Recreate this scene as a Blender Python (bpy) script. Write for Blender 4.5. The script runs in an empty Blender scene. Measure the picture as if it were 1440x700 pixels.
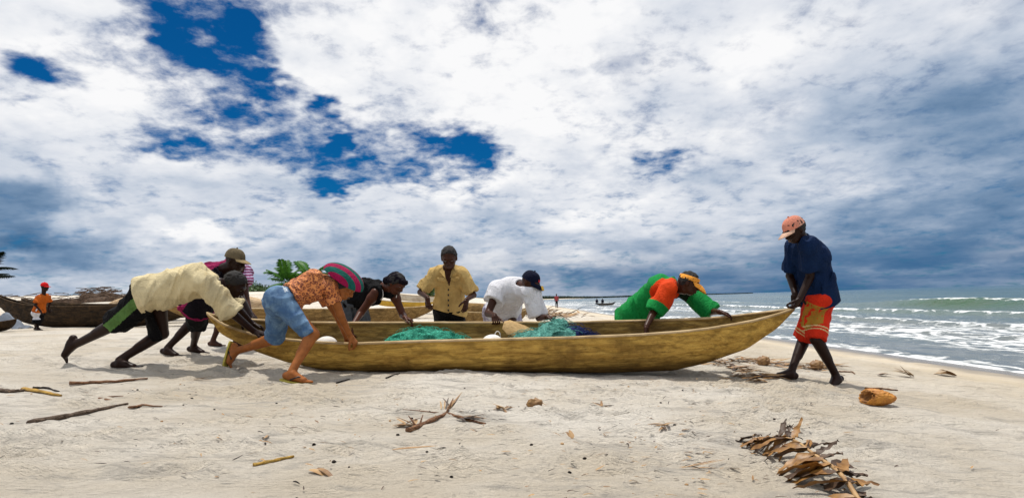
import bpy, bmesh, math, random
import numpy as np
from mathutils import Vector, Matrix

random.seed(7)
rng = np.random.default_rng(7)
S = bpy.context.scene
COL = S.collection

# ------------------------------------------------------------------ camera
FOC, CX, CY = 845.0, 720.0, 421.8          # focal length and principal point of the 1440 px wide photograph
ROLL = math.atan(0.030)
CAMZ = 1.5                                  # metres above the sea
cam_d = bpy.data.cameras.new('camera'); cam = bpy.data.objects.new('camera', cam_d); COL.objects.link(cam)
cam_d.sensor_width = 36.0; cam_d.lens = 36.0*FOC/1440.0
cam_d.shift_x = 0.0; cam_d.shift_y = (CY-350.0)/1440.0
cam_d.clip_start = 0.05; cam_d.clip_end = 20000
cam.matrix_world = Matrix.Translation((0, 0, CAMZ)) @ Matrix.Rotation(math.radians(90), 4, 'X') @ Matrix.Rotation(-ROLL, 4, 'Z')
S.camera = cam

# ------------------------------------------------------------------ sun, sky, exposure
SUN_EL, SUN_AZ = math.radians(75), math.radians(-28)    # azimuth from +Y towards +X
sd = Vector((math.sin(SUN_AZ)*math.cos(SUN_EL), math.cos(SUN_AZ)*math.cos(SUN_EL), math.sin(SUN_EL)))
sl = bpy.data.lights.new('sun', 'SUN'); so = bpy.data.objects.new('sun', sl); COL.objects.link(so)
sl.energy = 3.9; sl.angle = math.radians(1.6); sl.color = (1.0, 0.95, 0.87)
so.rotation_euler = (-sd).to_track_quat('-Z', 'Y').to_euler(); so.location = (0, 0, 30)
S.view_settings.view_transform = 'Standard'; S.view_settings.look = 'None'
S.view_settings.exposure = 0.0; S.view_settings.gamma = 1.0; S.view_settings.use_curve_mapping = False

class NT:
    """small helper for node trees"""
    def __init__(s, tree): s.t = tree; s.n = tree.nodes; s.l = tree.links
    def add(s, typ, inp=None, **kw):
        nd = s.n.new(typ)
        for k, v in kw.items(): setattr(nd, k, v)
        for k, v in (inp or {}).items():
            if isinstance(v, bpy.types.NodeSocket): s.l.new(v, nd.inputs[k])
            else: nd.inputs[k].default_value = v
        return nd
    def math(s, op, a, b=0.0, c=0.0, clamp=False):
        nd = s.add('ShaderNodeMath', {0: a, 1: b, 2: c}, operation=op); nd.use_clamp = clamp; return nd.outputs[0]
    def vmath(s, op, a, b=(0, 0, 0)):
        nd = s.add('ShaderNodeVectorMath', {0: a, 1: b}, operation=op)
        return nd.outputs['Value'] if op in ('LENGTH', 'DOT_PRODUCT') else nd.outputs[0]
    def smooth(s, v, a, b, lo=0.0, hi=1.0):
        nd = s.add('ShaderNodeMapRange', {'Value': v, 'From Min': a, 'From Max': b, 'To Min': lo, 'To Max': hi}, interpolation_type='SMOOTHSTEP')
        return nd.outputs[0]
    def mix(s, f, a, b, blend='MIX'):
        nd = s.add('ShaderNodeMix', data_type='RGBA', blend_type=blend)
        for k, v in ((0, f), (6, a), (7, b)):
            if isinstance(v, bpy.types.NodeSocket): s.l.new(v, nd.inputs[k])
            else: nd.inputs[k].default_value = v if k == 0 else (v[0], v[1], v[2], 1)
        return nd.outputs[2]
    def noise(s, vec, scale, detail=4, rough=0.5, dist=0.0, out=0):
        nd = s.add('ShaderNodeTexNoise', {'Scale': scale, 'Detail': detail, 'Roughness': rough, 'Distortion': dist})
        if vec is not None: s.l.new(vec, nd.inputs['Vector'])
        return nd.outputs[out]
    def ramp(s, f, pts):
        nd = s.add('ShaderNodeValToRGB', {0: f}); e = nd.color_ramp.elements
        while len(e) < len(pts): e.new(0.5)
        for q, (p, c) in zip(e, pts): q.position = p; q.color = (*c, 1)
        return nd.outputs[0]

def lin(r, g, b):
    f = lambda c: (c/255/12.92) if c <= 10 else ((c/255+0.055)/1.055)**2.4
    return (f(r), f(g), f(b))

def ray(px, py):
    u, v = (px-CX)/FOC, (CY-py)/FOC; c, s_ = math.cos(ROLL), math.sin(ROLL)
    return Vector((u*c+v*s_, 1.0, -u*s_+v*c))
def at(px, py, Y): r = ray(px, py); return Vector((r.x*Y, Y, CAMZ+r.z*Y))
def proj(p):
    a, b = p[0]/p[1], (p[2]-CAMZ)/p[1]; c, s_ = math.cos(ROLL), math.sin(ROLL)
    return CX+FOC*(a*c-b*s_), CY-FOC*(a*s_+b*c)

W = bpy.data.worlds.new('World'); S.world = W; W.use_nodes = True
n = NT(W.node_tree); n.n.clear()
tc = n.add('ShaderNodeTexCoord').outputs['Generated']
d = n.vmath('NORMALIZE', tc)
sep = n.add('ShaderNodeSeparateXYZ', {0: d}); dx, dy, dz = sep.outputs
sky = n.add('ShaderNodeTexSky', sky_type='NISHITA', sun_disc=False)
sky.sun_elevation = SUN_EL; sky.sun_rotation = SUN_AZ; sky.altitude = 0; sky.air_density = 1.0; sky.dust_density = 0.3; sky.ozone_density = 3.0
# deep polarised blue of the gaps between the clouds
blue = n.mix(1.0, sky.outputs[0], (0.012, 0.28, 0.53), 'MULTIPLY')
zc = n.math('MAXIMUM', dz, 0.0)
den = n.math('ADD', zc, 0.25)
px_ = n.math('DIVIDE', dx, den); py_ = n.math('DIVIDE', dy, den)
plane = n.add('ShaderNodeCombineXYZ', {0: px_, 1: py_, 2: 0.0}).outputs[0]
az = n.math('ARCTAN2', dx, dy); el = n.math('ARCSINE', dz)
ae = n.add('ShaderNodeCombineXYZ', {0: az, 1: el, 2: 0.0}).outputs[0]
w1 = n.noise(plane, 2.6, 4, 0.62, 0.0, 1); w1 = n.vmath('SUBTRACT', w1, (0.5, 0.5, 0.5))
w1 = n.vmath('MULTIPLY', w1, (0.22, 0.17, 0.0))
aew = n.vmath('ADD', ae, w1)
def blob(px, py, rx, ry, rot=0.0, soft=0.0, src=None):
    """a soft ellipse of sky, centre and size given as photo pixels and turned into azimuth and elevation"""
    r = ray(px, py).normalized(); a = math.atan2(r.x, r.y); e = math.asin(r.z)
    r2 = ray(px+10, py).normalized(); r3 = ray(px, py-10).normalized()
    kx = abs(math.atan2(r2.x, r2.y)-a)/10; ky = abs(math.asin(r3.z)-e)/10
    m = n.add('ShaderNodeMapping', {'Vector': src or aew, 'Location': (a, e, 0), 'Rotation': (0, 0, math.radians(rot)), 'Scale': (kx*rx, ky*ry, 1)}, vector_type='TEXTURE')
    return n.smooth(n.vmath('LENGTH', m.outputs[0]), 1.0, soft, 0.0, 1.0)
def total(bl):
    o = bl[0]
    for b in bl[1:]: o = n.math('ADD', o, b)
    return o
fb = n.noise(plane, 4.2, 7, 0.60, 0.25)
fb2 = n.noise(plane, 13.0, 6, 0.62, 0.2)
gaps = total([blob(255, -10, 150, 85, -25), blob(345, 45, 85, 120, 20), blob(385, 100, 50, 75, 20), blob(270, 60, 120, 45, -10), blob(445, 140, 34, 30), blob(470, 180, 30, 30),
              n.math('MULTIPLY', blob(500, 215, 280, 80, -6, 0.25), 0.66), blob(480, 258, 90, 24), n.math('MULTIPLY', blob(650, 205, 80, 34, -10), 0.8), n.math('MULTIPLY', blob(290, 130, 170, 80, -20, 0.2), 0.45),
              blob(35, 100, 110, 42, -12), n.math('MULTIPLY', blob(240, 200, 120, 40, -20), 0.75), n.math('MULTIPLY', blob(932, 236, 60, 40, -10), 0.85)])
fbm_ = n.math('ADD', n.math('MULTIPLY', fb, 0.50), n.math('MULTIPLY', fb2, 0.50))
cov = n.math('SUBTRACT', n.math('MULTIPLY', n.math('MINIMUM', gaps, 1.0), 0.72), n.math('MULTIPLY', n.math('SUBTRACT', fbm_, 0.5), 2.4))
gapm = n.smooth(cov, -0.02, 0.70)
# thin veils where the blue only glimmers through
veil = n.math('MULTIPLY', total([blob(1085, 160, 150, 55, -5), blob(930, 240, 170, 60), blob(850, 105, 110, 40), blob(1250, 270, 260, 30, 8), blob(1130, 265, 180, 22, 6), blob(1400, 60, 200, 120), blob(660, 160, 60, 20)]), n.smooth(fbm_, 0.58, 0.36))
gapm = n.math('MAXIMUM', gapm, n.math('MULTIPLY', veil, 0.42), clamp=True)
# cloud shade
dark = total([blob(60, 345, 260, 60), blob(1330, 330, 420, 110), blob(1480, 60, 420, 300), blob(1060, 380, 420, 42), blob(790, 395, 160, 26), blob(1470, 240, 420, 220), n.math('MULTIPLY', blob(1250, 200, 420, 260), 0.6)])
lite = total([blob(640, 70, 430, 190), blob(760, 180, 280, 120), blob(110, 110, 280, 190), blob(270, 340, 200, 34), blob(430, 315, 60, 26), blob(800, 370, 90, 26), blob(640, 255, 90, 40), blob(880, 300, 260, 60), blob(90, 320, 60, 30, 0, 0, ae)])
fs = n.noise(plane, 2.2, 7, 0.55, 0.3)
wb = n.vmath('MULTIPLY', n.vmath('SUBTRACT', n.noise(plane, 5.0, 4, 0.6, 0.0, 1), (0.5, 0.5, 0.5)), (0.5, 0.5, 0.0))
pw = n.vmath('ADD', plane, wb)
bil = n.add('ShaderNodeTexVoronoi', {'Vector': pw, 'Scale': 4.2, 'Smoothness': 0.35, 'Detail': 0.0}, feature='SMOOTH_F1').outputs[0]
tone = n.math('ADD', n.math('MULTIPLY', n.math('SUBTRACT', fs, 0.5), 0.85), n.math('MULTIPLY', n.math('SUBTRACT', fb2, 0.5), 0.22))
tone = n.math('ADD', tone, n.math('MULTIPLY', n.math('SUBTRACT', 0.40, bil), 0.26))
# heaped cumulus low over the land and sea, crisp above and grey below
wc = n.vmath('MULTIPLY', n.vmath('SUBTRACT', n.noise(ae, 14.0, 4, 0.6, 0.0, 1), (0.5, 0.5, 0.5)), (0.10, 0.085, 0.0))
aec = n.vmath('ADD', ae, wc)
puff = total([blob(100, 322, 62, 34, 0, 0.45, aec), blob(225, 318, 46, 24, 0, 0.4, aec), blob(285, 338, 62, 24, 0, 0.4, aec), blob(432, 322, 44, 24, 0, 0.4, aec), blob(650, 262, 70, 52, 0, 0.5, aec), blob(800, 368, 70, 26, 0, 0.4, aec), blob(1400, 352, 60, 18, 0, 0.4, aec), blob(690, 372, 60, 18, 0, 0.4, aec), blob(900, 372, 60, 16, 0, 0.4, aec)])
grey = total([blob(40, 300, 130, 70, 0, 0.5, aec), blob(40, 300, 130, 70, 0, 0.5, aec), blob(60, 360, 210, 44, 0, 0.3, aec), blob(520, 350, 260, 40, 0, 0.2, aec)])
tone = n.math('ADD', tone, n.math('MULTIPLY', puff, 0.16)); tone = n.math('SUBTRACT', tone, n.math('MULTIPLY', grey, 0.17))
tone = n.math('ADD', tone, n.math('MULTIPLY', lite, 0.17))
tone = n.math('SUBTRACT', tone, n.math('MULTIPLY', dark, 0.22))
tone = n.math('ADD', tone, n.math('MULTIPLY', n.smooth(el, 0.0, 0.36), 0.20))
tone = n.math('ADD', tone, 0.66, clamp=True)
cl = n.ramp(tone, [(0.0, lin(70, 108, 146)), (0.28, lin(122, 148, 178)), (0.52, lin(176, 190, 209)), (0.76, lin(218, 223, 232)), (1.0, lin(250, 250, 251))])
band = n.smooth(el, 0.12, 0.005)
bandx = n.smooth(az, -0.55, 0.55)
bn = n.noise(n.vmath('MULTIPLY', ae, (2.2, 16.0, 1.0)), 1.6, 4, 0.55)
bmask = n.math('MULTIPLY', n.math('MULTIPLY', band, n.smooth(bn, 0.25, 0.65, 0.45, 1.0)), n.math('ADD', n.math('MULTIPLY', bandx, 0.78), 0.22), clamp=True)
cl = n.mix(bmask, cl, lin(48, 98, 142))
cl10 = n.mix(1.0, cl, (10.0, 10.0, 10.0), 'MULTIPLY')
out = n.mix(gapm, cl10, blue)
below = n.smooth(dz, -0.02, 0.0)
out = n.mix(below, tuple(10*c for c in lin(120, 130, 135)), out)
bg = n.add('ShaderNodeBackground', {'Color': out, 'Strength': 0.1})
n.l.new(bg.outputs[0], n.add('ShaderNodeOutputWorld').inputs[0])
#@@SKYEND

# ================================================================== helpers: noise, meshes, signed distance volumes
TAB = np.random.default_rng(11).random((32, 32, 32)).astype(np.float32)
def vnoise(x, y, z=0.0):
    x, y, z = np.broadcast_arrays(np.asarray(x, np.float32), np.asarray(y, np.float32), np.asarray(z, np.float32))
    xi, yi, zi = np.floor(x).astype(np.int32), np.floor(y).astype(np.int32), np.floor(z).astype(np.int32)
    fx, fy, fz = x-xi, y-yi, z-zi
    fx, fy, fz = fx*fx*(3-2*fx), fy*fy*(3-2*fy), fz*fz*(3-2*fz)
    o = 0
    for a in (0, 1):
        for b in (0, 1):
            for c in (0, 1):
                o = o+TAB[(xi+a) & 31, (yi+b) & 31, (zi+c) & 31]*(fx if a else 1-fx)*(fy if b else 1-fy)*(fz if c else 1-fz)
    return o
def fbm(x, y, z=0.0, oct=4, gain=0.5):
    o, a, t = 0, 1.0, 0.0
    for i in range(oct):
        o = o+a*vnoise(np.asarray(x)*2**i+7.3*i, np.asarray(y)*2**i+3.1*i, np.asarray(z)*2**i+1.7*i); t += a; a *= gain
    return o/t
def sstep(a, b, x):
    t = np.clip((x-a)/(b-a), 0, 1); return t*t*(3-2*t)

def mesh_np(name, V, F, mat=None, smooth=True, slots=None):
    """V (n,3), F (m,3|4) arrays -> mesh"""
    V = np.asarray(V, np.float32); F = np.asarray(F, np.int32); k = F.shape[1]
    me = bpy.data.meshes.new(name)
    me.vertices.add(len(V)); me.vertices.foreach_set('co', V.ravel())
    me.loops.add(F.size); me.loops.foreach_set('vertex_index', F.ravel())
    me.polygons.add(len(F)); me.polygons.foreach_set('loop_start', np.arange(0, F.size, k, dtype=np.int32))
    me.polygons.foreach_set('use_smooth', np.full(len(F), smooth))
    for m in (mat if isinstance(mat, (list, tuple)) else [mat]):
        if m: me.materials.append(m)
    if slots is not None: me.polygons.foreach_set('material_index', np.asarray(slots, np.int32))
    me.update(calc_edges=True)
    return me
def obj(name, me, parent=None, loc=None):
    o = bpy.data.objects.new(name, me); COL.objects.link(o)
    if parent: o.parent = parent
    if loc is not None: o.location = loc
    return o
def tag(o, label=None, cat=None, group=None, kind=None):
    for k, v in (('label', label), ('category', cat), ('group', group), ('kind', kind)):
        if v: o[k] = v
    return o
def thing(name, label, cat, loc=(0, 0, 0), group=None):
    return tag(obj(name, None, None, loc), label, cat, group)

class MB:
    """collects tubes, boxes and sheets into one mesh"""
    def __init__(s): s.v = []; s.f = []; s.m = []
    def grid(s, P, closed_u=False, closed_v=False, m=0):
        P = np.asarray(P, float); a, b = P.shape[:2]; o = len(s.v); s.v += [tuple(p) for p in P.reshape(-1, 3)]
        for i in range(a if closed_u else a-1):
            for j in range(b if closed_v else b-1):
                s.f.append((o+i*b+j, o+((i+1) % a)*b+j, o+((i+1) % a)*b+(j+1) % b, o+i*b+(j+1) % b)); s.m.append(m)
    def tube(s, pts, rad, n=8, m=0, flat=1.0, caps=True, up=(0, 0, 1)):
        pts = [Vector(p) for p in pts]; rad = rad if hasattr(rad, '__len__') else [rad]*len(pts); R = []
        for i, p in enumerate(pts):
            t = (pts[min(i+1, len(pts)-1)]-pts[max(i-1, 0)]).normalized()
            a = t.cross(Vector(up)); a = a.normalized() if a.length > 1e-4 else Vector((1, 0, 0)); b = a.cross(t)
            R.append([p+(a*math.cos(k*2*math.pi/n)+b*flat*math.sin(k*2*math.pi/n))*rad[i] for k in range(n)])
        o = len(s.v); s.grid([[tuple(q) for q in r] for r in R], closed_v=True, m=m)
        if caps:
            for base, c, rev in ((o, pts[0], 0), (o+(len(pts)-1)*n, pts[-1], 1)):
                ci = len(s.v); s.v.append(tuple(c))
                for k in range(n):
                    q = (base+k, base+(k+1) % n); s.f.append((q[1], q[0], ci, ci) if rev else (q[0], q[1], ci, ci)); s.m.append(m)
    def build(s, name, mats, parent=None, loc=(0, 0, 0), smooth=True):
        me = bpy.data.meshes.new(name); L = Vector(loc)
        me.from_pydata([(a-L.x, b-L.y, c-L.z) for a, b, c in s.v], [], [tuple(dict.fromkeys(f)) for f in s.f])
        for m in (mats if isinstance(mats, (list, tuple)) else [mats]): me.materials.append(m)
        me.polygons.foreach_set('material_index', s.m); me.polygons.foreach_set('use_smooth', [smooth]*len(s.f)); me.update()
        return obj(name, me, parent, None if parent else loc)

# ================================================================== materials
def mat(name, rough=0.7):
    m = bpy.data.materials.new(name); m.use_nodes = True; t = NT(m.node_tree); b = t.n['Principled BSDF']
    b.inputs['Roughness'].default_value = rough; return m, t, b
def setc(t, b, c, key='Base Color'):
    if isinstance(c, bpy.types.NodeSocket): t.l.new(c, b.inputs[key])
    else: b.inputs[key].default_value = (*c[:3], 1)
def bump(t, b, h, strength, dist):
    t.l.new(t.add('ShaderNodeBump', {'Height': h, 'Strength': strength, 'Distance': dist}).outputs[0], b.inputs['Normal'])
def pos(t): return t.add('ShaderNodeNewGeometry').outputs['Position']
def ocoord(t): return t.add('ShaderNodeTexCoord').outputs['Object']

def m_plain(name, c, c2=None, scale=30, rough=0.7, bs=0.3, bd=0.004, stretch=None):
    m, t, b = mat(name, rough); v = ocoord(t)
    if stretch: v = t.vmath('MULTIPLY', v, stretch)
    f = t.noise(v, scale, 5, 0.6)
    setc(t, b, t.mix(t.smooth(f, 0.3, 0.7), c, c2 or tuple(x*0.7 for x in c)))
    bump(t, b, f, bs, bd); return m
def m_cloth(name, c, dirt=None, weave=260, rough=0.85, var=0.25):
    m, t, b = mat(name, rough); v = ocoord(t)
    f = t.noise(v, 7, 5, 0.6); c2 = tuple(x*(1-var) for x in c)
    col = t.mix(t.smooth(f, 0.35, 0.7), c, c2)
    if dirt: col = t.mix(t.smooth(t.noise(v, 3.3, 6, 0.65), 0.52, 0.75), col, dirt)
    setc(t, b, col)
    cr = t.math('ABSOLUTE', t.math('SUBTRACT', t.noise(t.vmath('MULTIPLY', v, (1, 1, 0.5)), 13, 4, 0.55, 1.2), 0.5))
    h = t.math('ADD', t.math('MULTIPLY', t.noise(v, weave, 2, 0.5), 0.08), t.math('ADD', t.math('MULTIPLY', cr, -2.2), t.math('MULTIPLY', t.noise(v, 34, 4, 0.55, 0.8), 0.4)))
    bump(t, b, h, 0.75, 0.018); b.inputs['Specular IOR Level'].default_value = 0.12; return m
def m_skin(name, c):
    m, t, b = mat(name, 0.42); v = ocoord(t); f = t.noise(v, 18, 4, 0.6)
    setc(t, b, t.mix(t.smooth(f, 0.3, 0.75), c, tuple(x*0.72 for x in c)))
    bump(t, b, t.noise(v, 160, 3, 0.6), 0.12, 0.003)
    b.inputs['Specular IOR Level'].default_value = 0.16; return m

M = {}
# --- sand: dry cream sand, grey streaks partly painted in as shade of the dents, dark and glossy where the sea has just wetted it
def sand_material():
    m, t, b = mat('sand', 0.95); p = pos(t)
    sx = t.add('ShaderNodeSeparateXYZ', {0: p}).outputs
    base = t.mix(t.smooth(t.noise(p, 0.55, 5, 0.6), 0.35, 0.68), (0.76, 0.705, 0.62), (0.60, 0.52, 0.405))
    grey = t.math('MULTIPLY', t.smooth(t.noise(t.vmath('MULTIPLY', p, (1.0, 2.6, 1.0)), 2.1, 7, 0.68, 0.6), 0.51, 0.65), 0.70)
    col = t.mix(grey, base, (0.42, 0.385, 0.335))
    col = t.mix(t.math('MULTIPLY', t.smooth(t.noise(p, 60, 5, 0.75), 0.48, 0.8), 0.42), col, (0.42, 0.35, 0.27))
    spk = t.math('MULTIPLY', t.smooth(t.noise(p, 190, 2, 0.5), 0.69, 0.74), t.smooth(t.noise(p, 3.1, 3, 0.5), 0.45, 0.6))
    col = t.mix(t.math('MULTIPLY', spk, 0.8), col, (0.09, 0.075, 0.06))
    far = t.smooth(sx[0], 2.0, 6.5); col = t.mix(t.math('MULTIPLY', far, 0.5), col, (0.60, 0.49, 0.33))
    edge = t.math('ADD', sx[2], t.math('MULTIPLY', t.math('SUBTRACT', t.noise(t.vmath('MULTIPLY', p, (1, 0.35, 0)), 0.9, 4, 0.5), 0.5), 0.16))
    wet = t.smooth(edge, 0.30, 0.10)
    col = t.mix(t.math('MULTIPLY', wet, 0.93), col, (0.19, 0.155, 0.115))
    setc(t, b, col)
    t.l.new(t.smooth(edge, 0.26, 0.06, 0.95, 0.22), b.inputs['Roughness'])
    h = t.math('ADD', t.math('MULTIPLY', t.noise(p, 9, 6, 0.62), 1.0), t.math('MULTIPLY', t.noise(t.vmath('MULTIPLY', p, (1, 2.2, 1)), 30, 5, 0.7), 0.45))
    h = t.math('ADD', h, t.math('MULTIPLY', t.noise(p, 160, 3, 0.6), 0.07))
    h = t.math('ADD', h, t.math('MULTIPLY', t.noise(t.vmath('MULTIPLY', p, (0.7, 2.4, 1)), 3.2, 5, 0.6, 0.8), 1.2))
    h = t.math('MULTIPLY', h, t.smooth(edge, 0.12, 0.4, 0.03, 1.0))
    bump(t, b, h, 1.0, 0.085)
    return m
M['sand'] = sand_material()

# ================================================================== ground
GX = np.array([-400, -60, -25, -12, -7, -4.5, -3.3, -1.9, 0, 3, 5.5, 8.6, 12, 20, 60, 400, 6000], float)
GZ = np.array([2.6, 1.7, 1.3, 1.17, 1.08, 1.0, 0.94, 0.85, 0.775, 0.59, 0.36, 0.0, -0.35, -0.8, -2.5, -6, -8], float)
def relief(X, Y):
    """lumps, drag marks and the groove the keel has ploughed"""
    near = sstep(60, 12, Y)*sstep(8.6, 6.6, X)
    churn = 0.35+0.65*sstep(0.35, 0.6, fbm(X*0.5+9, Y*0.5, oct=2))
    Z = near*0.070*(fbm(X*2.4, Y*2.9, 5.0, oct=3)-0.5)*churn+near*0.045*(fbm(X*7, Y*8.5, 2.0, oct=3)-0.5)*churn
    gy = (Y-6.2-0.04*np.sin(X*1.3))/0.20; Z = Z+sstep(-1.2, -3.0, X)*sstep(-11, -5, X)*(-0.055*np.exp(-gy**2)+0.030*np.exp(-((np.abs(gy)-1.7)/0.5)**2))*(0.7+0.6*fbm(X*3, Y*3, oct=2))
    return Z+near*sstep(-0.5, 2.0, X)*0.02*(fbm(X*0.9+Y*0.5, Y*5.5-X*1.4, 8.0, oct=3)-0.5)
def ground_base(x, y):
    x = np.asarray(x, float); y = np.asarray(y, float)
    xs = x+0.5*(fbm(x*0+3.3, y*0.06, oct=2)-0.5)*4*sstep(8, 40, y)      # the shore wanders a little far off
    z = 0
    for o in (-0.8, -0.4, 0, 0.4, 0.8): z = z+np.interp(xs+o, GX, GZ)/5
    z = z+1.5*sstep(17, 48, y)*sstep(2.5, -14, x)
    land = sstep(9.5, 6.5, xs)
    z = z+land*0.10*(fbm(x*0.45, y*0.45, oct=3)-0.5)*sstep(10.5, 4, x)*0.6
    return z+relief(x, y)
def ground_z(x, y): return float(ground_base(np.array([x]), np.array([y]))[0])
YS = np.concatenate([np.arange(1.2, 12, 0.04), np.arange(12, 40, 0.2), np.geomspace(40, 500, 120)])
def on_ground(px, py, h=0.0, y0=1.5, y1=400.0):
    """first point along the line of sight that is h metres above the sand"""
    r = ray(px, py); Y = YS[(YS >= y0) & (YS < y1)]; dd = CAMZ+r.z*Y-h-ground_base(r.x*Y, Y); k = np.nonzero(dd < 0)[0]
    if len(k) == 0: raise ValueError('no ground at %s %s' % (px, py))
    k = max(k[0], 1); t = dd[k-1]/(dd[k-1]-dd[k]); y = float(Y[k-1]+(Y[k]-Y[k-1])*min(max(t, 0), 1))
    return Vector((r.x*y, y, CAMZ+r.z*y))

DENTS = []                                                      # footprints: x, y, angle, length, depth
def graded(a, b, step, lo, hi, grow=1.12):
    mid = list(np.arange(a, b, step)); L, R = [], []
    x, s_ = a, step
    while x > lo: s_ *= grow; x -= s_; L.append(max(x, lo))
    x, s_ = mid[-1], step
    while x < hi: s_ *= grow; x += s_; R.append(min(x, hi))
    return np.array(L[::-1]+mid+R)
def build_ground():
    xs = graded(-4.6, 5.2, 0.026, -500, 400, 1.10); ys = graded(2.0, 8.2, 0.026, -60, 2500, 1.10)
    X, Y = np.meshgrid(xs, ys, indexing='ij'); Z = ground_base(X, Y)
    for (x, y, a, L, dp) in DENTS:
        i0, i1 = np.searchsorted(xs, (x-0.5, x+0.5)); j0, j1 = np.searchsorted(ys, (y-0.5, y+0.5))
        if i1 <= i0 or j1 <= j0: continue
        lx, ly = X[i0:i1, j0:j1]-x, Y[i0:i1, j0:j1]-y; c, s_ = math.cos(a), math.sin(a)
        q = np.hypot((lx*c+ly*s_)/L, (-lx*s_+ly*c)/(L*0.45))
        Z[i0:i1, j0:j1] += -dp*np.exp(-q**2*1.6)+dp*0.55*np.exp(-((q-1.55)/0.42)**2)
    V = np.stack([X, Y, Z], -1).reshape(-1, 3); a, b = len(xs), len(ys)
    I = np.arange(a*b).reshape(a, b)
    F = np.stack([I[:-1, :-1], I[1:, :-1], I[1:, 1:], I[:-1, 1:]], -1).reshape(-1, 4)
    tag(obj('sand_beach', mesh_np('sand_beach', V, F, M['sand'])), 'pale cream sand beach sloping down to the sea', kind='structure')

# ================================================================== sea
def wave_line(y): return 33.0+5.0*(fbm(y*0*1+0.7, y*0.035, oct=2)-0.5)+1.5*(fbm(y*0+4.1, y*0.13, oct=2)-0.5)
def build_sea():
    xs = graded(8.0, 42.0, 0.16, 7.4, 9000, 1.045); ys = graded(8.0, 46.0, 0.17, -60, 14000, 1.035)
    X, Y = np.meshgrid(xs, ys, indexing='ij')
    off = X-wave_line(Y)
    amp = 0.10+0.70*np.exp(-((Y-44)/12.0)**2)*(0.75+0.5*(fbm(Y*0+1.5, Y*0.12, oct=2)-0.5))+0.30*sstep(80, 110, Y)*sstep(0.4, 0.6, fbm(Y*0+7.7, Y*0.03, oct=2))
    amp = amp*sstep(8, 25, Y)
    crest = amp*np.where(off < 0, np.exp(-(off/1.15)**2), np.exp(-(off/3.4)**2))-0.28*amp*np.exp(-((off+3.2)/1.9)**2)
    Z = 0.35*0+crest
    far = sstep(36, 60, X)
    sw = np.sin(X*0.42+2.6*fbm(X*0.03, Y*0.02, oct=2)*3)*0.28*far*sstep(1500, 60, X)
    Z = Z+sw
    inner = sstep(9.5, 12, X)*sstep(32, 24, X)
    bore = 0.0
    for c, h in ((13.2, 0.09), (17.5, 0.14), (23.5, 0.20)):
        o = X-(c+2.4*(fbm(Y*0+c, Y*0.10, oct=3)-0.5)*2); bore = bore+h*np.where(o < 0, np.exp(-(o/0.22)**2), np.exp(-(o/1.5)**2))
    Z = Z+bore*sstep(9.5, 11, X)
    Z = Z+0.10*(fbm(X*1.1, Y*0.8, oct=3)-0.5)*sstep(9.5, 13, X)+0.05*(fbm(X*3.3, Y*2.4, 4.0, oct=2)-0.5)*sstep(9.2, 12, X)
    Z = Z+0.03-0.05*sstep(9.5, 7.8, X)
    # foam amount of each place on the water
    foam = 0.70*sstep(29, 20, X)*(0.55+0.45*sstep(26, 12, X))*sstep(0.32, 0.66, fbm(X*0.30, Y*0.10, 3.0, oct=3)+0.10)
    foam = np.maximum(foam, 0.80*sstep(10.2, 8.5, X))
    foam = np.maximum(foam, np.clip(bore*6, 0, 0.8))
    brk = sstep(0.52, 0.64, fbm(Y*0+6.2, Y*0.17+2.2, oct=3))
    foam = np.maximum(foam, 0.72*brk*sstep(0.9, 0.1, np.abs(off+0.05))*sstep(0.3, 0.6, amp))
    foam = np.maximum(foam, 0.75*sstep(1.0, 0.0, np.abs(off-0.2))*sstep(0.45, 0.6, fbm(Y*0+2.2, Y*0.4, oct=2)))
    foam = np.maximum(foam, 0.62*sstep(60, 130, Y)*sstep(26, 12, X))
    wall = np.clip(sstep(-2.6, -0.7, off)*sstep(0.9, -0.2, off), 0, 1)*sstep(0.35, 0.75, amp)
    V = np.stack([X, Y, Z], -1).reshape(-1, 3); a, b = len(xs), len(ys)
    I = np.arange(a*b).reshape(a, b); F = np.stack([I[:-1, :-1], I[1:, :-1], I[1:, 1:], I[:-1, 1:]], -1).reshape(-1, 4)
    m, t, bs = mat('sea', 0.12); p = pos(t); sx = t.add('ShaderNodeSeparateXYZ', {0: p}).outputs
    fo = t.add('ShaderNodeAttribute', attribute_name='foam').outputs['Fac']; wa = t.add('ShaderNodeAttribute', attribute_name='wall').outputs['Fac']
    ps = t.vmath('MULTIPLY', p, (1.0, 0.45, 1.0))
    lace = t.add('ShaderNodeTexVoronoi', {'Vector': t.vmath('ADD', ps, t.vmath('MULTIPLY', t.noise(ps, 1.4, 5, 0.6, 0, 1), (1.3, 1.3, 0))), 'Scale': 1.7}, feature='DISTANCE_TO_EDGE').outputs[0]
    lacem = t.smooth(lace, 0.26, 0.0)
    st = t.noise(ps, 2.6, 8, 0.72, 0.9)
    fm = t.math('ADD', t.math('MULTIPLY', st, 1.25), t.math('MULTIPLY', lacem, 0.42))
    fm = t.math('ADD', fm, t.math('MULTIPLY', fo, 1.0))
    fm = t.math('MULTIPLY', t.smooth(fm, 1.40, 1.86), t.smooth(fo, 0.02, 0.3))
    deep = t.mix(t.smooth(sx[0], 9.0, 40.0), (0.15, 0.165, 0.16), (0.035, 0.090, 0.092))
    deep = t.mix(t.smooth(sx[0], 60.0, 400.0), deep, (0.035, 0.105, 0.125))
    deep = t.mix(t.math('MULTIPLY', t.smooth(t.noise(t.vmath('MULTIPLY', p, (0.05, 0.02, 0)), 1.0, 5, 0.6), 0.4, 0.65), 0.5), deep, (0.10, 0.16, 0.145))
    deep = t.mix(wa, deep, t.mix(t.noise(p, 0.5, 4, 0.6), (0.006, 0.095, 0.034), (0.045, 0.070, 0.014)))
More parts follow.
